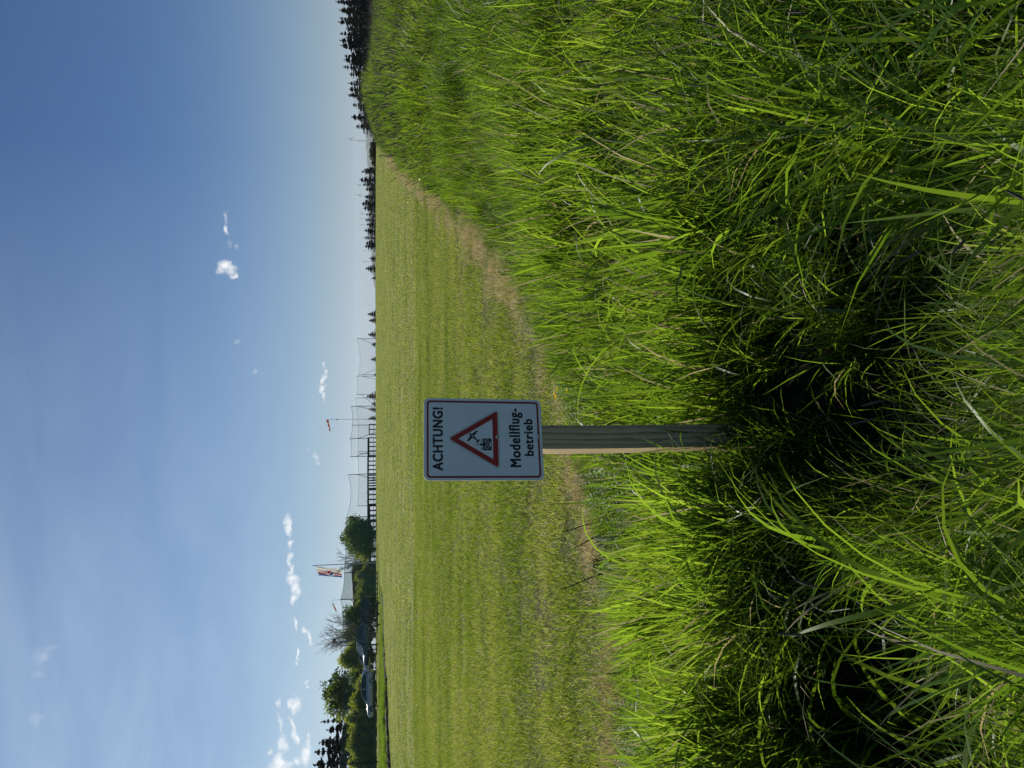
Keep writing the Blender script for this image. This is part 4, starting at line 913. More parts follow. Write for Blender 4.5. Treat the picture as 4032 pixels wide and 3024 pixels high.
for i, (x_, y_, w_, lb) in enumerate(((1398, 2710, 50, 'yellow green hedge shrub behind the rear of the silver estate car'), (1374, 2768, 50, 'tall yellow green hedge shrub left of the broadleaf tree'), (1362, 2828, 50, 'yellow green hedge shrub with bright leaves before the small spruce'), (1370, 2885, 50, 'yellow green hedge shrub before the dark spruces'),
                                      (1362, 2940, 50, 'yellow green hedge shrub before the tallest spruce'), (1374, 3000, 50, 'yellow green hedge shrub at the left frame edge'), (1368, 3060, 50, 'yellow green hedge shrub just beyond the left frame edge'))):
    shrub_at(x_, y_, 90, w_, lb, 'hedge shrubs behind the net on the left', H2[i % 3], 4.4, 3.45)
for x_, y_, w_, lb in ((1267, 2842, 26, 'small ragged spruce at the right of the dark group over the hedge'), (1290, 2875, 40, 'broad lower spruce between the small one and the tall ones'), (1262, 2925, 48, 'dark spruce second from the left frame edge'), (1243, 2962, 46, 'tallest dark spruce over the hedge on the left'), (1240, 3012, 52, 'dark spruce cut by the left frame edge'), (1250, 3085, 50, 'dark spruce beyond the left frame edge')):
    spruce_at(x_, y_, 106, w_, lb, None, var=(5 if x_ == 1267 else None), fat=1.9)
# bare trees
def bare(name, loc, H, spread, gen, seed, label, first=.35, rad=.07):
    rs = random.Random(seed); root = empty(name, loc); tag(root, label, 'tree')
    tr = MB(); br = MB(); tw = MB(); bud = []
    def grow(p, d, L, r, g):
        n = 4; pts = [p]; q = p.copy(); dd = d.copy()
        for k in range(n):
            dd = (dd + Vector((rs.gauss(0, .10), rs.gauss(0, .10), rs.gauss(.03, .06)))).normalized(); q = q + dd * L / n; pts.append(q.copy())
        (br if g > 1 else tw).tube(pts, [max(.016, r * (1 - .5 * k / n)) for k in range(n + 1)], 4 if g > 1 else 3, False)
        if g == 0:
            bud.append(q.copy()); bud.append(pts[2].copy()); return
        for k in range(rs.randint(4, 6)):
            t = rs.uniform(.3, 1); b0 = pts[min(n, int(t * n))]
            nd = (dd + Vector((rs.gauss(0, .5), rs.gauss(0, .5), rs.gauss(.15, .35))) * spread).normalized(); grow(b0, nd, L * rs.uniform(.5, .72), r * .5, g - 1)
    ns = 3
    for k in range(ns):
        a = k * 2.1 + .4; d = Vector((math.cos(a) * .35 * spread, math.sin(a) * .35 * spread, 1)).normalized(); base = Vector((0, 0, -.1))
        tip = base + d * H * first; tr.tube([base, (base + tip) / 2 + Vector((.03, 0, 0)), tip], [rad, rad * .85, rad * .7], 6, False)
        for j in range(4): grow(tip - (tip - base) * .25 * j * .8, (d + Vector((rs.gauss(0, .5), rs.gauss(0, .4), rs.gauss(0, .15)))).normalized(), H * .46, rad * .55, gen)
    tr.build('trunk', M['twig'], root); br.build('branches', M['twig'], root); tw.build('twigs', M['twig'], root)
    if bud:
        C = np.array([list(b_) for b_ in bud]); V_, q = pts_leafs(C, .05, .7)
        tag(link(D.objects.new('buds', np_mesh('buds', V_, q, [M['leafy']], {'tint': np.full(len(V_), .4)}, smooth=False)), root), kind='stuff')
    return root
p = at(1252, 2512, 95); z0 = zg(p.x, p.y)
bt = bare('bare_tree', (p.x, p.y, z0), (p.z - z0) * 1.02, 1.0, 2, 5, 'bare grey branching tree with pale buds above the parked cars', .40, .10)
p = at(1335, 2196, 103); z0 = zg(p.x, p.y)
bare('bare_shrub', (p.x, p.y, z0), (p.z - z0) * .95, .6, 2, 8, 'thin bare shrub sticking out above the bush right of the flag', .5, .04)
p = at(1317, 2522, 94.5); b = MB(); b.box((0, 0, 0), (.34, .26, .30)); b.add([(-.2, -.15, .15), (.2, -.15, .15), (.2, .15, .15), (-.2, .15, .15), (-.2, 0, .24), (.2, 0, .24)], [(0, 1, 5, 4), (3, 4, 5, 2), (0, 4, 3), (1, 2, 5), (0, 3, 2, 1)])
nb = b.build('nest_box', M['dark_wood']); nb.location = p; tag(nb, 'small dark box hanging among the branches of the bare tree', 'nest box')
b = MB(); b.bar((0, 0, .24), (.95, 0, .20), .05); b.build('carrying_bar', M['dark_wood'], nb)

# ------------------------------------------------------------------ nets
def net_fence(tR, bR, tL, bL, dR, dL, label, sag=.35, braceR=None, braceL=None, cell=.17, wire=.012, mat='wire', bottom=None, group='safety nets round the flying field', th=.09, lean=0):
    """one net section between two posts given in photograph pixels (top, base) and distances"""
    TR, TL = at(*tR, dR), at(*tL, dL)
    zr, zl = zg(TR.x, TR.y), zg(TL.x, TL.y)
    BR_, BL_ = at(*bR, dR), at(*bL, dL)
    root = empty('safety_net', (TR.x, TR.y, min(zr, BR_.z))); tag(root, label, 'net', group); O = root.location.copy()
    for T, B, br_, z_ in ((TR, BR_, braceR, zr), (TL, BL_, braceL, zl)):
        if T is None: continue
        foot = Vector((B.x, B.y, min(z_, B.z) - .1))
        b_ = MB(); b_.tube([foot - O, T - O], [th / 2, th / 2], 8); b_.build('post', M['green_metal'], root)
        if br_:
            q = at(br_[0], br_[1], (dR if T is TR else dL) + .2); s_ = T.lerp(foot, br_[2]); b_ = MB(); b_.tube([s_ - O, q - O], [th * .38, th * .38], 6); b_.build('brace', M['green_metal'], root)
    # netting hung between the posts with a sagging top cable
    L = (TL - TR).length; n = max(6, int(L / cell)); bz = 0.12
    nb_ = MB()
    def P_(u, v):
        t = TR.lerp(TL, u); bt_ = BR_.lerp(BL_, u); bt_ = Vector((bt_.x, bt_.y, max(bt_.z, float(zt(bt_.x, bt_.y))) + bz)); s_ = sag * 4 * u * (1 - u)
        top = t - Vector((0, 0, s_)); return bt_.lerp(top, v) - O
    rows_ = int((TR.z - BR_.z) / cell); seg = 10
    for j in range(rows_ + 1):
        for k in range(seg): nb_.bar(P_(k / seg, j / rows_), P_((k + 1) / seg, j / rows_), wire)
    for i in range(1, n):
        u = i / n
        for k in range(2): nb_.bar(P_(u, k / 2), P_(u, (k + 1) / 2), wire)
    o_ = nb_.build('netting', M[mat], root); o_['kind'] = 'stuff'
    cb_ = MB()
    for k in range(seg): cb_.bar(P_(k / seg, 1) + Vector((0, 0, .02)), P_((k + 1) / seg, 1) + Vector((0, 0, .02)), .03)
    cb_.build('top_cable', M['green_metal'], root)
    return root
net_fence((1406, 1333), (1480, 1333), (1412, 1476), (1480, 1475), 150, 150, 'furthest pale net with a brace at each post, right end of the row', .5, (1467, 1354, .18), (1480, 1452, .22), .25, .010, 'wire_pale')
net_fence((1404, 1481), (1478, 1481), (1404, 1554), (1478, 1553), 140, 138, 'pale net just left of the furthest one, with a short brace', .25, (1478, 1494, .28), (1468, 1587, .2), .25, .010, 'wire_pale')
net_fence((1400, 1567), (1478, 1566), (1409, 1779), (1478, 1778), 138, 132, 'long pale net running behind the windsock pole', .3, None, None, .25, .009, 'wire_pale')
net_fence((1383, 1600), (1480, 1598), (1387, 1674), (1478, 1673), 106, 108, 'net in front of the windsock pole with a slanting brace', .15, (1468, 1613, .24), None, .2, .009, 'wire_pale')
net_fence((1387, 1674), (1478, 1673), (1379, 1728), (1485, 1724), 108, 104, 'narrow net left of the windsock pole rising to its left post', .1, None, (1484, 1700, .27), .2, .009, 'wire_pale')
net_fence((1379, 1728), (1485, 1724), (1380, 1798), (1482, 1796), 104, 105, 'net over the start of the dark tables with a brace at its left post', .22, None, (1447, 1782, .2), .2, .009, 'wire_pale')
net_fence((1409, 1786), (1478, 1785), (1409, 1992), (1478, 1990), 134, 130, 'low pale net behind the dark tables left of the windsock', .2, None, None, .25, .009, 'wire_pale')
net_fence((1371, 1869), (1477, 1865), (1365, 2037), (1485, 2033), 103, 96, 'clearly ribbed net over the dark tables, right of the round tree', .5, (1479, 1888, .3), None, .2, .010, 'wire_pale')
net_fence((1365, 2037), (1485, 2033), (1356, 2256), (1493, 2250), 96, 80, 'net passing before the round tree to the post under the flag', .1, None, None, .16, .015)
net_fence((1356, 2256), (1493, 2250), (1342, 2361), (1502, 2354), 80, 70, 'net before the hut between the flag and the small windsock', .12, None, (1480, 2440, .22), .16, .015)
net_fence((1342, 2361), (1502, 2354), (1341, 2543), (1484, 2536), 70, 71, 'dark green net before the bare tree and the dark cars', .3, None, None, .16, .015)
net_fence((1341, 2543), (1484, 2536), (1347, 2790), (1482, 2782), 71, 66, 'dark green net before the silver estate car', .12, None, None, .16, .015)
net_fence((1347, 2790), (1482, 2782), (1337, 3010), (1490, 3000), 66, 60, 'dark green net before the yellow green hedge at the left frame edge', .15, None, None, .155, .015)
net_fence((1337, 3010), (1490, 3000), (1330, 3250), (1492, 3240), 60, 55, 'dark green net leaving the picture at the left', .15, None, None, .155, .015)

# ------------------------------------------------------------------ windsocks and flag
def sock(root, a, b_, r0, r1, bands, n=12):
    a = Vector(a); b_ = Vector(b_); k = len(bands); 
    for i, mt in enumerate(bands):
        mbb = MB(); p0, p1 = a.lerp(b_, i / k), a.lerp(b_, (i + 1) / k); pm = (p0 + p1) / 2
        f = lambda t: r0 + (r1 - r0) * t
        mbb.tube([p0, pm, p1], [f(i / k), f((i + .5) / k) * .97, f((i + 1) / k)], n, i == k - 1); mbb.build('sock_band', M[mt], root, True)
p = at(1285, 1652, 110); z0 = zg(p.x, p.y); ws = empty('windsock', (p.x, p.y, z0)); tag(ws, 'tall thin pole with a drooping red and white banded windsock', 'windsock')
O = ws.location; H = p.z - z0
pz = at(1448, 1647, 110).z - z0
b = MB(); b.tube([(0, 0, -.2), (0, 0, pz)], [.08, .075], 8); b.build('lower_pole', M['green_metal'], ws)
b = MB(); b.tube([(0, 0, pz), (0, 0, H + .05)], [.035, .022], 8); b.build('upper_pole', M['steel'], ws)
e = at(1300, 1698, 110) - O; s_ = Vector((-.08, 0, H - .15))
sock(ws, s_, e, .17, .085, ['red', 'cloth', 'red', 'cloth', 'red'])
b = MB(); b.tube([(-.03, 0, H - .02), (-.10, 0, H - .15)], [.02, .02], 6); b.build('swivel', M['steel'], ws)
q = at(1328, 1651, 110) - O; b = MB(); b.box((.0, 0, q.z), (.22, .10, .10)); b.tube([(.05, 0, q.z), (.05, 0, q.z + .2)], .02, 6); b.build('wind_gauge', M['dark_wood'], ws)
p = at(1306, 2364, 70.3); base = at(1345, 2361, 70.3)
ws2 = empty('windsock', (base.x, base.y, base.z - .3)); tag(ws2, 'small windsock, white then orange red, on a thin rod over a net post', 'windsock'); O = ws2.location
b = MB(); b.tube([(0, .06, 0), (p - O) + Vector((0, .06, 0))], [.02, .012], 6); b.build('rod', M['steel'], ws2)
a_ = at(1309, 2375, 70.3) - O; e = at(1324, 2407, 70.3) - O
b = MB(); b.bar((p - O) + Vector((0, .06, -.03)), a_, .012); b.build('cord', M['steel'], ws2)
sock(ws2, a_, e, .09, .05, ['cloth', 'cloth', 'orange', 'orange'])
# flag
FD = 88
tp = at(1234, 2227, FD); z0 = zg(tp.x, tp.y); fl = empty('flag_pole', (tp.x, tp.y, z0)); tag(fl, 'grey flag pole with a hanging club flag, red and blue stripe on white', 'flag')
O = fl.location
b = MB(); b.tube([(0, 0, -.1), (0, 0, tp.z - z0)], [.07, .045], 10); b.build('pole', M['steel'], fl)
b = MB(); b.tube([(0, 0, tp.z - z0), (0, 0, tp.z - z0 + .05), (0, 0, tp.z - z0 + .12)], [.05, .07, .01], 10); b.build('finial', M['steel'], fl)
def flag_mat():
    mt, nt = mat_new('club_flag'); u = N(nt, 'ShaderNodeAttribute', attribute_name='fu'); v = N(nt, 'ShaderNodeAttribute', attribute_name='fv')
    W_ = (.68, .65, .62); RD = (.50, .03, .035); BL = (.035, .075, .26); GR = (.36, .34, .34)
    st = ramp(nt, u.outputs['Fac'], [(0, W_), (.60, RD), (.74, W_), (.82, BL), (1, BL)], 'CONSTANT')
    du = N(nt, 'ShaderNodeMath', {0: u.outputs['Fac'], 1: .60}, operation='SUBTRACT'); dv = N(nt, 'ShaderNodeMath', {0: v.outputs['Fac'], 1: .52}, operation='SUBTRACT')
    du = N(nt, 'ShaderNodeMath', {0: du.outputs[0], 1: .62}, operation='MULTIPLY'); dv = N(nt, 'ShaderNodeMath', {0: dv.outputs[0], 1: 1.45}, operation='MULTIPLY')
    cv = N(nt, 'ShaderNodeCombineXYZ', {0: du.outputs[0], 1: dv.outputs[0]}); ln = N(nt, 'ShaderNodeVectorMath', {0: cv.outputs[0]}, operation='LENGTH')
    rg = ramp(nt, ln.outputs['Value'], [(0, (1, 1, 1)), (.185, (.5, .5, .5)), (.195, (0, 0, 0)), (.235, (.5, .5, .5)), (.25, (0, 0, 0))], 'CONSTANT')
    # inner disc: blue and red halves parted by a white slash
    ad = N(nt, 'ShaderNodeMath', {0: du.outputs[0], 1: dv.outputs[0]}, operation='ADD'); sb = N(nt, 'ShaderNodeMath', {0: du.outputs[0], 1: dv.outputs[0]}, operation='SUBTRACT')
    q1 = N(nt, 'ShaderNodeMath', {0: sb.outputs[0], 1: .035}, operation='LESS_THAN'); 
    q2 = N(nt, 'ShaderNodeMath', {0: ad.outputs[0], 1: -.03}, operation='LESS_THAN')
    rb = N(nt, 'ShaderNodeMix', {0: q2.outputs[0], 6: (*BL, 1), 7: (*RD, 1)}, data_type='RGBA')
    ab = N(nt, 'ShaderNodeMath', {0: ad.outputs[0]}, operation='ABSOLUTE'); sl = N(nt, 'ShaderNodeMath', {0: ab.outputs[0], 1: .022}, operation='LESS_THAN')
    disc = N(nt, 'ShaderNodeMix', {0: sl.outputs[0], 6: rb.outputs[2], 7: (*W_, 1)}, data_type='RGBA')
    ind = N(nt, 'ShaderNodeMath', {0: ln.outputs['Value'], 1: .17}, operation='LESS_THAN'); inw = N(nt, 'ShaderNodeMath', {0: ln.outputs['Value'], 1: .215}, operation='LESS_THAN'); ing = N(nt, 'ShaderNodeMath', {0: ln.outputs['Value'], 1: .24}, operation='LESS_THAN')
    c = N(nt, 'ShaderNodeMix', {0: ing.outputs[0], 6: st, 7: (*GR, 1)}, data_type='RGBA'); c = N(nt, 'ShaderNodeMix', {0: inw.outputs[0], 6: c.outputs[2], 7: (*W_, 1)}, data_type='RGBA'); c = N(nt, 'ShaderNodeMix', {0: ind.outputs[0], 6: c.outputs[2], 7: disc.outputs[2]}, data_type='RGBA')
    p_ = N(nt, 'ShaderNodeBsdfPrincipled', {'Base Color': c.outputs[2], 'Roughness': .8}); t_ = N(nt, 'ShaderNodeBsdfTranslucent', {'Color': c.outputs[2]}); mx = N(nt, 'ShaderNodeMixShader', {0: .4, 1: p_.outputs[0], 2: t_.outputs[0]})
    N(nt, 'ShaderNodeOutputMaterial', {'Surface': mx.outputs[0]}); return mt
M['flag'] = flag_mat()
# outline of the limp cloth in photograph pixels: hoist edge (top to bottom) and fly edge
NU, NV = 22, 40; vs = []; fu = []; fv = []
for j in range(NV + 1):
    v = j / NV
    xh = np.interp(v, [0, .15, .5, .8, .92, 1], [1241, 1256, 1290, 1324, 1333, 1344]); yh = np.interp(v, [0, .15, .5, .8, .86, .93, 1], [2229, 2232, 2237, 2235, 2240, 2243, 2233])
    xf = np.interp(v, [0, .1, .5, .8, 1], [1256, 1266, 1302, 1332, 1346]); yf = np.interp(v, [0, .1, .5, .8, 1], [2266, 2266, 2270, 2272, 2274])
    for i in range(NU + 1):
        u = i / NU; q = at(xh + (xf - xh) * u, yh + (yf - yh) * u, FD + .16 * math.sin(u * 9 + v * 3) * (.3 + v) + .08 * math.sin(u * 17 - v * 5)) - O
        vs.append(tuple(q)); fu.append(u); fv.append(v)
i = np.arange(NV)[:, None] * (NU + 1) + np.arange(NU)[None, :]
me = np_mesh('cloth', np.array(vs), np.stack([i, i + 1, i + NU + 2, i + NU + 1], -1).reshape(-1, 4), [M['flag']], {'fu': fu, 'fv': fv}); cl = link(D.objects.new('cloth', me), fl)

# ------------------------------------------------------------------ hut behind the hedge
HD = 108
r1 = at(1383, 2257, HD); r2 = at(1386, 2392, HD + 4); ev = at(1393, 2217, HD - .5)
hut = empty('club_hut', (r1.x, r1.y, zg(r1.x, r1.y))); tag(hut, 'dark hut with a long grey roof half hidden behind the hedge by the flag', 'hut'); O = hut.location
zr = r1.z - O.z; ze = ev.z - O.z; wd = ev.x - r1.x
L_ = (r2 - r1); ux = Vector((L_.x, L_.y, 0)); ln_ = ux.length; ux.normalize(); uy = Vector((-ux.y, ux.x, 0)); uy = uy if uy.y < 0 else -uy
def hp(a, c, z): return ux * a + uy * c + Vector((0, 0, z))
hwid = 2.6
b = MB(); b.add([hp(-.3, 0, zr), hp(ln_, 0, zr), hp(ln_, hwid, ze + .15), hp(-.3, hwid, ze + .15), hp(-.3, 0, zr - .12), hp(ln_, 0, zr - .12), hp(ln_, hwid, ze + .03), hp(-.3, hwid, ze + .03)], [(0, 3, 2, 1), (4, 5, 6, 7), (0, 1, 5, 4), (3, 7, 6, 2), (0, 4, 7, 3), (1, 2, 6, 5)])
b.add([hp(-.3, 0, zr), hp(ln_, 0, zr), hp(ln_, -hwid, ze + .15), hp(-.3, -hwid, ze + .15)], [(0, 1, 2, 3)]); b.build('roof', M['roof'], hut)
b = MB(); w2 = hwid - .3
b.add([hp(0, -w2, -.1), hp(0, w2, -.1), hp(0, w2, ze), hp(0, 0, zr - .15), hp(0, -w2, ze), hp(ln_ - .3, -w2, -.1), hp(ln_ - .3, w2, -.1), hp(ln_ - .3, w2, ze), hp(ln_ - .3, 0, zr - .15), hp(ln_ - .3, -w2, ze)], [(0, 1, 2, 3, 4), (5, 9, 8, 7, 6), (1, 6, 7, 2), (0, 4, 9, 5)])
b.build('wall', M['hut'], hut)
gv = at(1383, 2256, HD - 3) ; b = MB()
g0, g1, g2 = at(1382, 2256, HD - 3) - O, at(1401, 2217, HD - 3) - O, at(1401, 2256, HD - 3) - O
b.add([g0, g1, g2] + [q + Vector((0, 2.5, 0)) for q in (g0, g1, g2)], [(0, 2, 1), (3, 4, 5), (0, 1, 4, 3), (1, 2, 5, 4), (2, 0, 3, 5)]); b.build('porch_gable', M['hut'], hut)
for i, (xx, yy) in enumerate(((2220, 0), (2254, 0))):
    q = at(1401, xx, HD - 3) - O; b = MB(); b.bar((q.x, q.y, -.1), q, .12); b.build('porch_post', M['dark_wood'], hut)
for i, z_ in enumerate((.35, .75)):
    a_, c_ = at(1440, 2219, HD - 3) - O, at(1440, 2255, HD - 3) - O; b = MB(); b.bar((a_.x, a_.y, z_), (c_.x, c_.y, z_), .07); b.build('porch_rail', M['dark_wood'], hut)

# ------------------------------------------------------------------ dark tables, benches and trestles
def bench_table(y0, y1, xt, xb, dist, label, slab=.22, legs=4, group='long dark tables behind the flying field', lower=True, deep=.7):
    a_ = at(xt, y0, dist); c_ = at(xt, y1, dist); za = zg((a_.x + c_.x) / 2, a_.y); hh = at(xt, y0, dist).z - za
    r0 = empty('work_table', (min(a_.x, c_.x), a_.y, za)); tag(r0, label, 'table', group); L = abs(a_.x - c_.x)
    b_ = MB(); b_.box((L / 2, 0, hh - .03), (L, deep, .06)); b_.build('table_top', M['dark_wood'], r0)
    b_ = MB(); b_.box((L / 2, -deep / 2 - .02, hh - .06 - slab / 2), (L * .99, .03, slab)); b_.build('apron', M['dark_wood'], r0)
    for k in range(legs):
        x_ = L * (.03 + .94 * k / (legs - 1))
        for s2 in (-1, 1):
            b_ = MB(); b_.box((x_, s2 * (deep / 2 - .1), (hh - .1) / 2 - .05), (.11, .09, hh)); b_.build('leg', M['dark_wood'], r0)
    if lower:
        b_ = MB(); b_.box((L / 2, 0, hh * .28), (L * .95, .25, .06)); b_.build('lower_rail', M['dark_wood'], r0)
bench_table(1670, 1712, 1452, 1476, 106, 'short open dark table at the right end of the table row, below the windsock', .08, 3)
bench_table(1722, 1795, 1447, 1476, 104, 'dark table with deep apron between two net posts', .22, 5)
bench_table(1797, 1868, 1446, 1476, 104, 'dark long table ending at the braced net post', .18, 5)
bench_table(1870, 1925, 1446, 1476, 103, 'dark table just left of the braced net post, many legs', .16, 6)
bench_table(1927, 1988, 1446, 1476, 102, 'dark table with four wide openings beneath, hedge seen through', .2, 4)
bench_table(1990, 2050, 1446, 1476, 101, 'dark table reaching the net post before the round tree', .35, 4)
bench_table(2052, 2120, 1448, 1477, 100, 'dark table in the shade of the round tree', .4, 4)
bench_table(2160, 2225, 1452, 1476, 99, 'dark table under the bush right of the flag pole', .25, 3)
bench_table(2385, 2470, 1449, 1478, 82, 'dark bench table before the parked estate car', .3, 4)
def trestle(y0, y1, xt, xb, label, bays=3, dist=None):
    g = on_ground(xb, (y0 + y1) / 2); d_ = dist or g.y; a_ = at(xt, y0, d_); c_ = at(xt, y1, d_); za = zg((a_.x + c_.x) / 2, d_); h = a_.z - za
    r0 = empty('trestle_barrier', (min(a_.x, c_.x), d_, za)); tag(r0, label, 'barrier', 'low crossed wooden barriers before the net'); L = abs(a_.x - c_.x)
    for k in range(bays + 1):
        b_ = MB(); b_.box((L * k / bays, 0, h / 2 - .05), (.09, .09, h + .1)); b_.build('upright', M['dark_wood'], r0)
    for k in range(bays):
        for s2 in (0, 1):
            b_ = MB(); b_.bar((L * (k + s2) / bays, -.05 - .03 * s2, .08), (L * (k + 1 - s2) / bays, -.05 - .03 * s2, h - .05), .06, .025); b_.build('cross_brace', M['dark_wood'], r0)
    for z_ in (.06, h):
        b_ = MB(); b_.box((L / 2, .0, z_), (L + .12, .10, .07)); b_.build('rail', M['dark_wood'], r0)
trestle(2258, 2340, 1468, 1488, 'crossed dark barrier below the flag, right one of the row', 4)
trestle(2366, 2425, 1470, 1490, 'crossed dark barrier just left of the net post, with a plank bench', 2)
trestle(2428, 2462, 1470, 1489, 'short crossed dark barrier left of the plank bench', 2)
trestle(2540, 2575, 1466, 1486, 'crossed dark barrier below the dark blue car', 2)
trestle(2590, 2650, 1466, 1482, 'crossed dark barrier before the silver cars, leftmost of the row', 3)
# low distant picnic bench and stakes
def plank_bench(y0, y1, xt, d_, label):
    a_ = at(xt, y0, d_); c_ = at(xt, y1, d_); za = zg((a_.x + c_.x) / 2, d_); h = max(.3, a_.z - za); L = abs(a_.x - c_.x)
    r0 = empty('plank_bench', (min(a_.x, c_.x), d_, za)); tag(r0, label, 'bench')
    b_ = MB(); b_.box((L / 2, 0, h), (L, .35, .07)); b_.build('seat', M['dark_wood'], r0)
    for x_ in (.1, L / 2, L - .1):
        b_ = MB(); b_.box((x_, 0, h / 2 - .05), (.08, .3, h)); b_.build('leg', M['dark_wood'], r0)
plank_bench(2370, 2465, 1484, 62, 'low dark plank bench in the grass under the braced net post')

# ------------------------------------------------------------------ cars
def paint(name, c, rough=.25, metal=.3):
    mt, nt = mat_new(name)
    p_ = N(nt, 'ShaderNodeBsdfPrincipled', {'Base Color': (*c, 1), 'Roughness': rough, 'Metallic': metal, 'Coat Weight': .6, 'Coat Roughness': .05})
    nn = N(nt, 'ShaderNodeTexNoise', {'Scale': 3.0}); bm = N(nt, 'ShaderNodeBump', {'Height': nn.outputs['Fac'], 'Strength': .02}); nt.links.new(bm.outputs[0], p_.inputs['Normal'])
    N(nt, 'ShaderNodeOutputMaterial', {'Surface': p_.outputs[0]}); return mt
M['silver'] = paint('silver_paint', (.42, .44, .47)); M['navy'] = paint('dark_blue_paint', (.025, .045, .09)); M['darkgrey'] = paint('dark_grey_paint', (.045, .05, .055)); M['pale'] = paint('pale_silver_paint', (.55, .57, .60))
def car(kind, mat, loc, rz, label, L=4.5, W=1.78, H=1.48):
    """nose towards -x"""
    r0 = empty('parked_car', loc, rz); tag(r0, label, 'car', 'cars parked behind the net')
    belt = .62 * H + .02; lo = .22
    if kind == 'estate': gh = [(-.20, belt), (-.02, H * .97), (.10, H), (.34, H * .985), (.44, H * .90), (.495, belt + .02)]
    elif kind == 'suv': gh = [(-.22, belt), (-.07, H * .965), (.06, H), (.34, H * .985), (.43, H * .93), (.485, belt)]
    else: gh = [(-.18, belt), (0, H * .975), (.08, H), (.22, H * .985), (.37, belt + .05)]
    st = [(-.5, .45 * H, .40), (-.485, .50 * H, .44), (-.44, .545 * H, .475), (-.30, .58 * H, .495), (-.18, .61 * H, .5), (0, belt, .5), (.2, belt + .01, .5), (.36, belt + .02, .5), (.46, belt, .485), (.49, belt - .05, .46), (.5, belt - .2, .44)]
    vs = []; 
    for (xx, zt_, hw) in st:
        w_ = hw * W; zb_ = lo + (.12 if abs(xx) > .48 else 0)
        vs += [(xx * L, -w_ * .93, zb_), (xx * L, -w_, zb_ + .18), (xx * L, -w_ * .985, zt_ - .10), (xx * L, -w_ * .93, zt_ - .01), (xx * L, -w_ * .5, zt_ + .02), (xx * L, w_ * .5, zt_ + .02), (xx * L, w_ * .93, zt_ - .01), (xx * L, w_ * .985, zt_ - .10), (xx * L, w_, zb_ + .18), (xx * L, w_ * .93, zb_)]
    fs = []; n = 10
    for i in range(len(st) - 1):
        for k in range(n): fs.append((i * n + k, i * n + (k + 1) % n, (i + 1) * n + (k + 1) % n, (i + 1) * n + k))
    fs.append(tuple(range(n - 1, -1, -1))); fs.append(tuple((len(st) - 1) * n + k for k in range(n)))
    b_ = MB(); b_.add(vs, fs); b_.build('body', mat, r0, True)
    # roof shell and pillars over a dark cabin
    def ghw(z): return W * (.455 - .085 * (z - belt) / (H - belt))
    pts = gh; b_ = MB(); vs = [(x_ * L, -ghw(z_), z_ - .015) for x_, z_ in pts] + [(x_ * L, ghw(z_), z_ - .015) for x_, z_ in pts]; m_ = len(pts)
    fs = [(i, i + 1, m_ + i + 1, m_ + i) for i in range(m_ - 1)] + [tuple(range(m_ - 1, -1, -1)), tuple(range(m_, 2 * m_)), (0, m_, 2 * m_ - 1, m_ - 1)]
    b_.add(vs, fs); cab = b_.build('window_band', M['glass'], r0)
    top = [q for q in pts if q[1] > H * .88]
    b_ = MB(); vs = [(x_ * L, s2 * ghw(z_) * 1.01, z_ + o2) for o2 in (-.05, .012) for x_, z_ in top for s2 in (-1, 1)]; k = len(top)
    fs = []
    for i in range(k - 1):
        a0 = i * 2; fs += [(a0, a0 + 2, a0 + 3, a0 + 1), (2 * k + a0, 2 * k + a0 + 1, 2 * k + a0 + 3, 2 * k + a0 + 2), (a0, 2 * k + a0, 2 * k + a0 + 2, a0 + 2), (a0 + 1, a0 + 3, 2 * k + a0 + 3, 2 * k + a0 + 1)]
    fs += [(0, 1, 2 * k + 1, 2 * k), (2 * k - 2, 4 * k - 2, 4 * k - 1, 2 * k - 1)]
    b_.add(vs, fs); b_.build('roof', mat, r0)
    for s2 in (-1, 1):
        for (xa, xb_) in ((pts[0][0] + .015, pts[1][0]), (.14, .12), (pts[-1][0] - .03, pts[-2][0])):
            b_ = MB(); b_.bar((xa * L, s2 * ghw(belt) * 1.015, belt - .02), (xb_ * L, s2 * ghw(H * .95) * 1.02, H * .95), .07, .03, up=(0, 1, 0)); b_.build('pillar', mat, r0)
        for xw in (-.31, .31):
            w_ = D.objects.new('wheel', tyre_me); link(w_, r0); w_.location = (xw * L, s2 * (W / 2 - .10), .32); w_.rotation_euler = (0, 0, 0 if s2 < 0 else math.pi)
            link(D.objects.new('rim', rim_me), w_)
        h_ = MB(); h_.box((-.478 * L, s2 * W * .36, .475 * H), (.10, .34, .15), (0, .2, s2 * -.35)); h_.build('headlight', M['lamp'], r0)
        t_ = MB(); t_.box((.482 * L, s2 * W * .41, belt - .12), (.10, .2, .2)); t_.build('tail_light', M['red'], r0)
        mi_ = MB(); mi_.box((-.12 * L, s2 * (W * .5 + .07), belt + .03), (.1, .2, .13)); mi_.build('wing_mirror', mat, r0)
    b_ = MB(); b_.box((-.5 * L, 0, .40), (.04, W * .55, .14)); b_.build('grille', M['tyre'], r0)
    return r0
b = MB(); b.tube([(0, -.09, 0), (0, -.1, 0), (0, .1, 0), (0, .09, 0)], [.27, .32, .32, .27], 22); t_ = b.build('wheel', M['tyre'], None, True); tyre_me = t_.data; D.objects.remove(t_)
b = MB(); b.tube([(0, -.103, 0), (0, -.112, 0)], [.09, .07], 12)
for k in range(7): a = k * 2 * math.pi / 7; b.bar((math.cos(a) * .05, -.105, math.sin(a) * .05), (math.cos(a) * .21, -.104, math.sin(a) * .21), .035, .015)
b.tube([(0, -.101, 0), (0, -.106, 0)], [.215, .205], 22, False)
t_ = b.build('rim', M['rim']); rim_me = t_.data; D.objects.remove(t_)
def car_at(py, px_roof, dist, **k):
    p_ = at(px_roof, py, dist); z_ = p_.z - k.get('H', 1.48); return (p_.x, p_.y, z_)
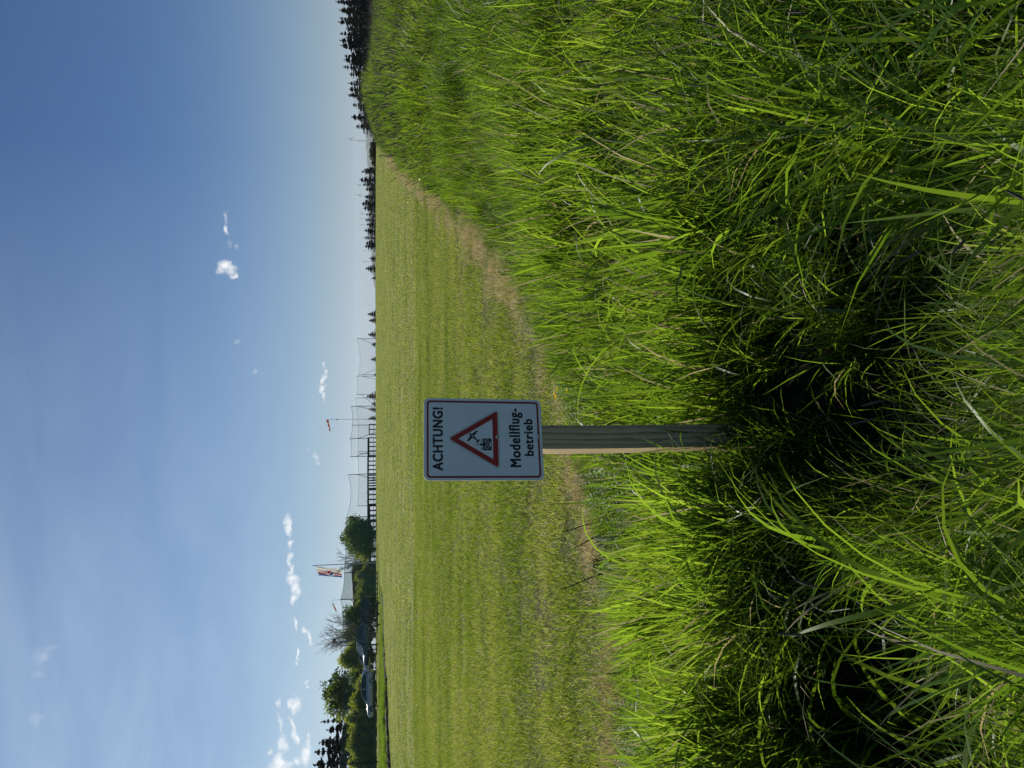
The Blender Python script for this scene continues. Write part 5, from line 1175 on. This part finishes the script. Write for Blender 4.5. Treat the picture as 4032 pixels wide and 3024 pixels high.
CARS = [('estate', 'silver', 2730, 1422, 77, R(8), 'silver estate car behind the net on the left, wheel and side windows visible', 4.6, 1.50),
        ('saloon', 'pale', 2600, 1414, 84, R(28), 'pale silver saloon with glinting headlights pointing left', 4.5, 1.45),
        ('suv', 'navy', 2540, 1404, 79, R(62), 'tall dark blue car turned towards the field before the silver saloon', 4.4, 1.66),
        ('estate', 'darkgrey', 2428, 1418, 84, R(14), 'dark grey estate car under the bush with the small windsock', 4.5, 1.5),
        ('saloon', 'silver', 2492, 1417, 92, R(20), 'mostly hidden car with a pale roof between the dark estate and the tall blue car', 4.3, 1.45)]
for kind, mt_, py, px, d_, rz, lb, L, H in CARS:
    loc = car_at(py, px, d_, H=H); car(kind, M[mt_], (loc[0], loc[1], max(loc[2], zg(loc[0], loc[1]) - .1)), rz, lb, L, 1.8, H)

# ------------------------------------------------------------------ far: blue hill and wind turbines
def hill():
    prof = [(-300, 1300), (-300, 1300)]
    K_ = [(3600, 1478), (3300, 1478), (1500, 1480), (1300, 1479), (1180, 1477), (1140, 1476), (1110, 1471), (1080, 1468), (1040, 1465), (1000, 1462), (960, 1460), (900, 1456), (850, 1452), (800, 1450), (720, 1452), (690, 1452), (672, 1451), (655, 1447), (640, 1445), (600, 1444), (580, 1440), (560, 1442), (540, 1441), (500, 1440), (300, 1436), (0, 1440), (-600, 1450)]
    K_ = sorted(K_); DD = 7000; ys_ = np.arange(-600, 3600, 3.0); n = len(ys_)
    xs_ = np.interp(ys_, [k[0] for k in K_], [k[1] for k in K_]) + .8 * np.sin(ys_ * .21) * np.sin(ys_ * .083 + 1) + rng.normal(0, .35, n)
    V_ = []
    top = [at(a_, b_, DD) for a_, b_ in zip(xs_, ys_)]
    for f, g in ((-1500, -60), (-900, .35), (-300, .8), (0, 1), (500, 1), (1500, .4), (3000, -60)):
        for q in top: V_.append((q.x * (1 + f / DD), DD + f, (q.z * g if g > 0 else -60) - (0 if g > 0 else 0)))
    i = np.arange(6)[:, None] * n + np.arange(n - 1)[None, :]
    mt = simple('wooded_hill', (.045, .065, .03), .95, noise=.4, scale=.01)
    me = np_mesh('hill', np.array(V_), np.stack([i, i + 1, i + n + 1, i + n], -1).reshape(-1, 4), [mt]); o = link(D.objects.new('hill', me)); tag(o, kind='structure')
hill()
def turbine(px, py, dist, base_z, R_, rot, yaw, label, H=None):
    hub = at(px, py, dist); root = empty('wind_turbine', (hub.x, hub.y, base_z)); tag(root, label, 'wind turbine', 'wind turbines on the horizon'); h = hub.z - base_z
    b_ = MB(); b_.tube([(0, 0, 0), (0, 0, h * .5), (0, 0, h)], [2.0, 1.6, 1.1], 10); b_.build('tower', M['turbine'], root)
    b_ = MB(); b_.box((0, 0, 0), (3.2, 9, 3.6)); b_.tube([(0, -4.5, 0), (0, -5.5, 0), (0, -6.3, 0)], [1.7, 1.5, .3], 10); na_ = b_.build('nacelle', M['turbine'], root); na_.location = (0, 0, h); na_.rotation_euler = (0, 0, yaw)
    for k in range(3):
        a = rot + k * 2 * math.pi / 3; dx, dz = math.sin(a), math.cos(a); b_ = MB(); vs = []
        for t, c in ((0, 1.0), (.12, 2.1), (.4, 1.5), (.75, .9), (1, .3)):
            for s2, yy in ((-1, -.25), (1, -.25), (1, .25), (-1, .25)): vs.append((dx * t * R_ + s2 * c * dz, -5.3 + yy * (1 - t * .7), dz * t * R_ - s2 * c * dx))
        fs = [(i * 4 + k2, i * 4 + (k2 + 1) % 4, i * 4 + 4 + (k2 + 1) % 4, i * 4 + 4 + k2) for i in range(4) for k2 in range(4)] + [(3, 2, 1, 0), (16, 17, 18, 19)]
        b_.add(vs, fs); b_.build('blade', M['turbine'], na_)
for a in [(1382, 551, 3600, 0, 40, R(-5), .9, 'largest wind turbine, rising over the blue hill left of the wood'), (1413, 558, 5200, 0, 34, R(30), 1.35, 'lower wind turbine close beside the largest one'),
          (1390, 463, 4200, -10, 36, R(40), 1.2, 'wind turbine peeping over the end of the dark wood'), (1413, 730, 4200, 0, 36, R(12), .9, 'wind turbine above the third spruce of the broken row'),
          (1414, 771, 4200, 0, 36, R(8), .9, 'wind turbine left of the one above the third spruce, same height'), (1423, 842, 4600, 0, 28, R(5), 1.0, 'wind turbine with spread blades over the middle spruces'), (1418, 861, 5200, 0, 30, R(60), 1.4, 'thin wind turbine just left of the spread bladed one'),
          (1422, 885, 5200, 0, 30, R(50), 1.4, 'thin wind turbine further left over the middle spruces'), (1432, 936, 5200, 0, 24, R(60), 1.35, 'faint wind turbine above the end of the spruce row'), (1432, 987, 5200, 0, 24, R(0), 1.4, 'wind turbine standing free right of the lone taller spruce'), (1433, 1030, 5200, 0, 24, R(0), 1.4, 'wind turbine standing free over the low spruce')]:
    turbine(*a)
# air
b = MB(); b.box((0, 6500, 118), (16000, 14000, 440)); mt, nt = mat_new('haze')
pv = N(nt, 'ShaderNodeVolumePrincipled', {'Color': (.78, .86, 1.0, 1), 'Density': .000055, 'Anisotropy': .3}); N(nt, 'ShaderNodeOutputMaterial', {'Volume': pv.outputs[0]})
hz_ = b.build('haze', mt); tag(hz_, kind='stuff')
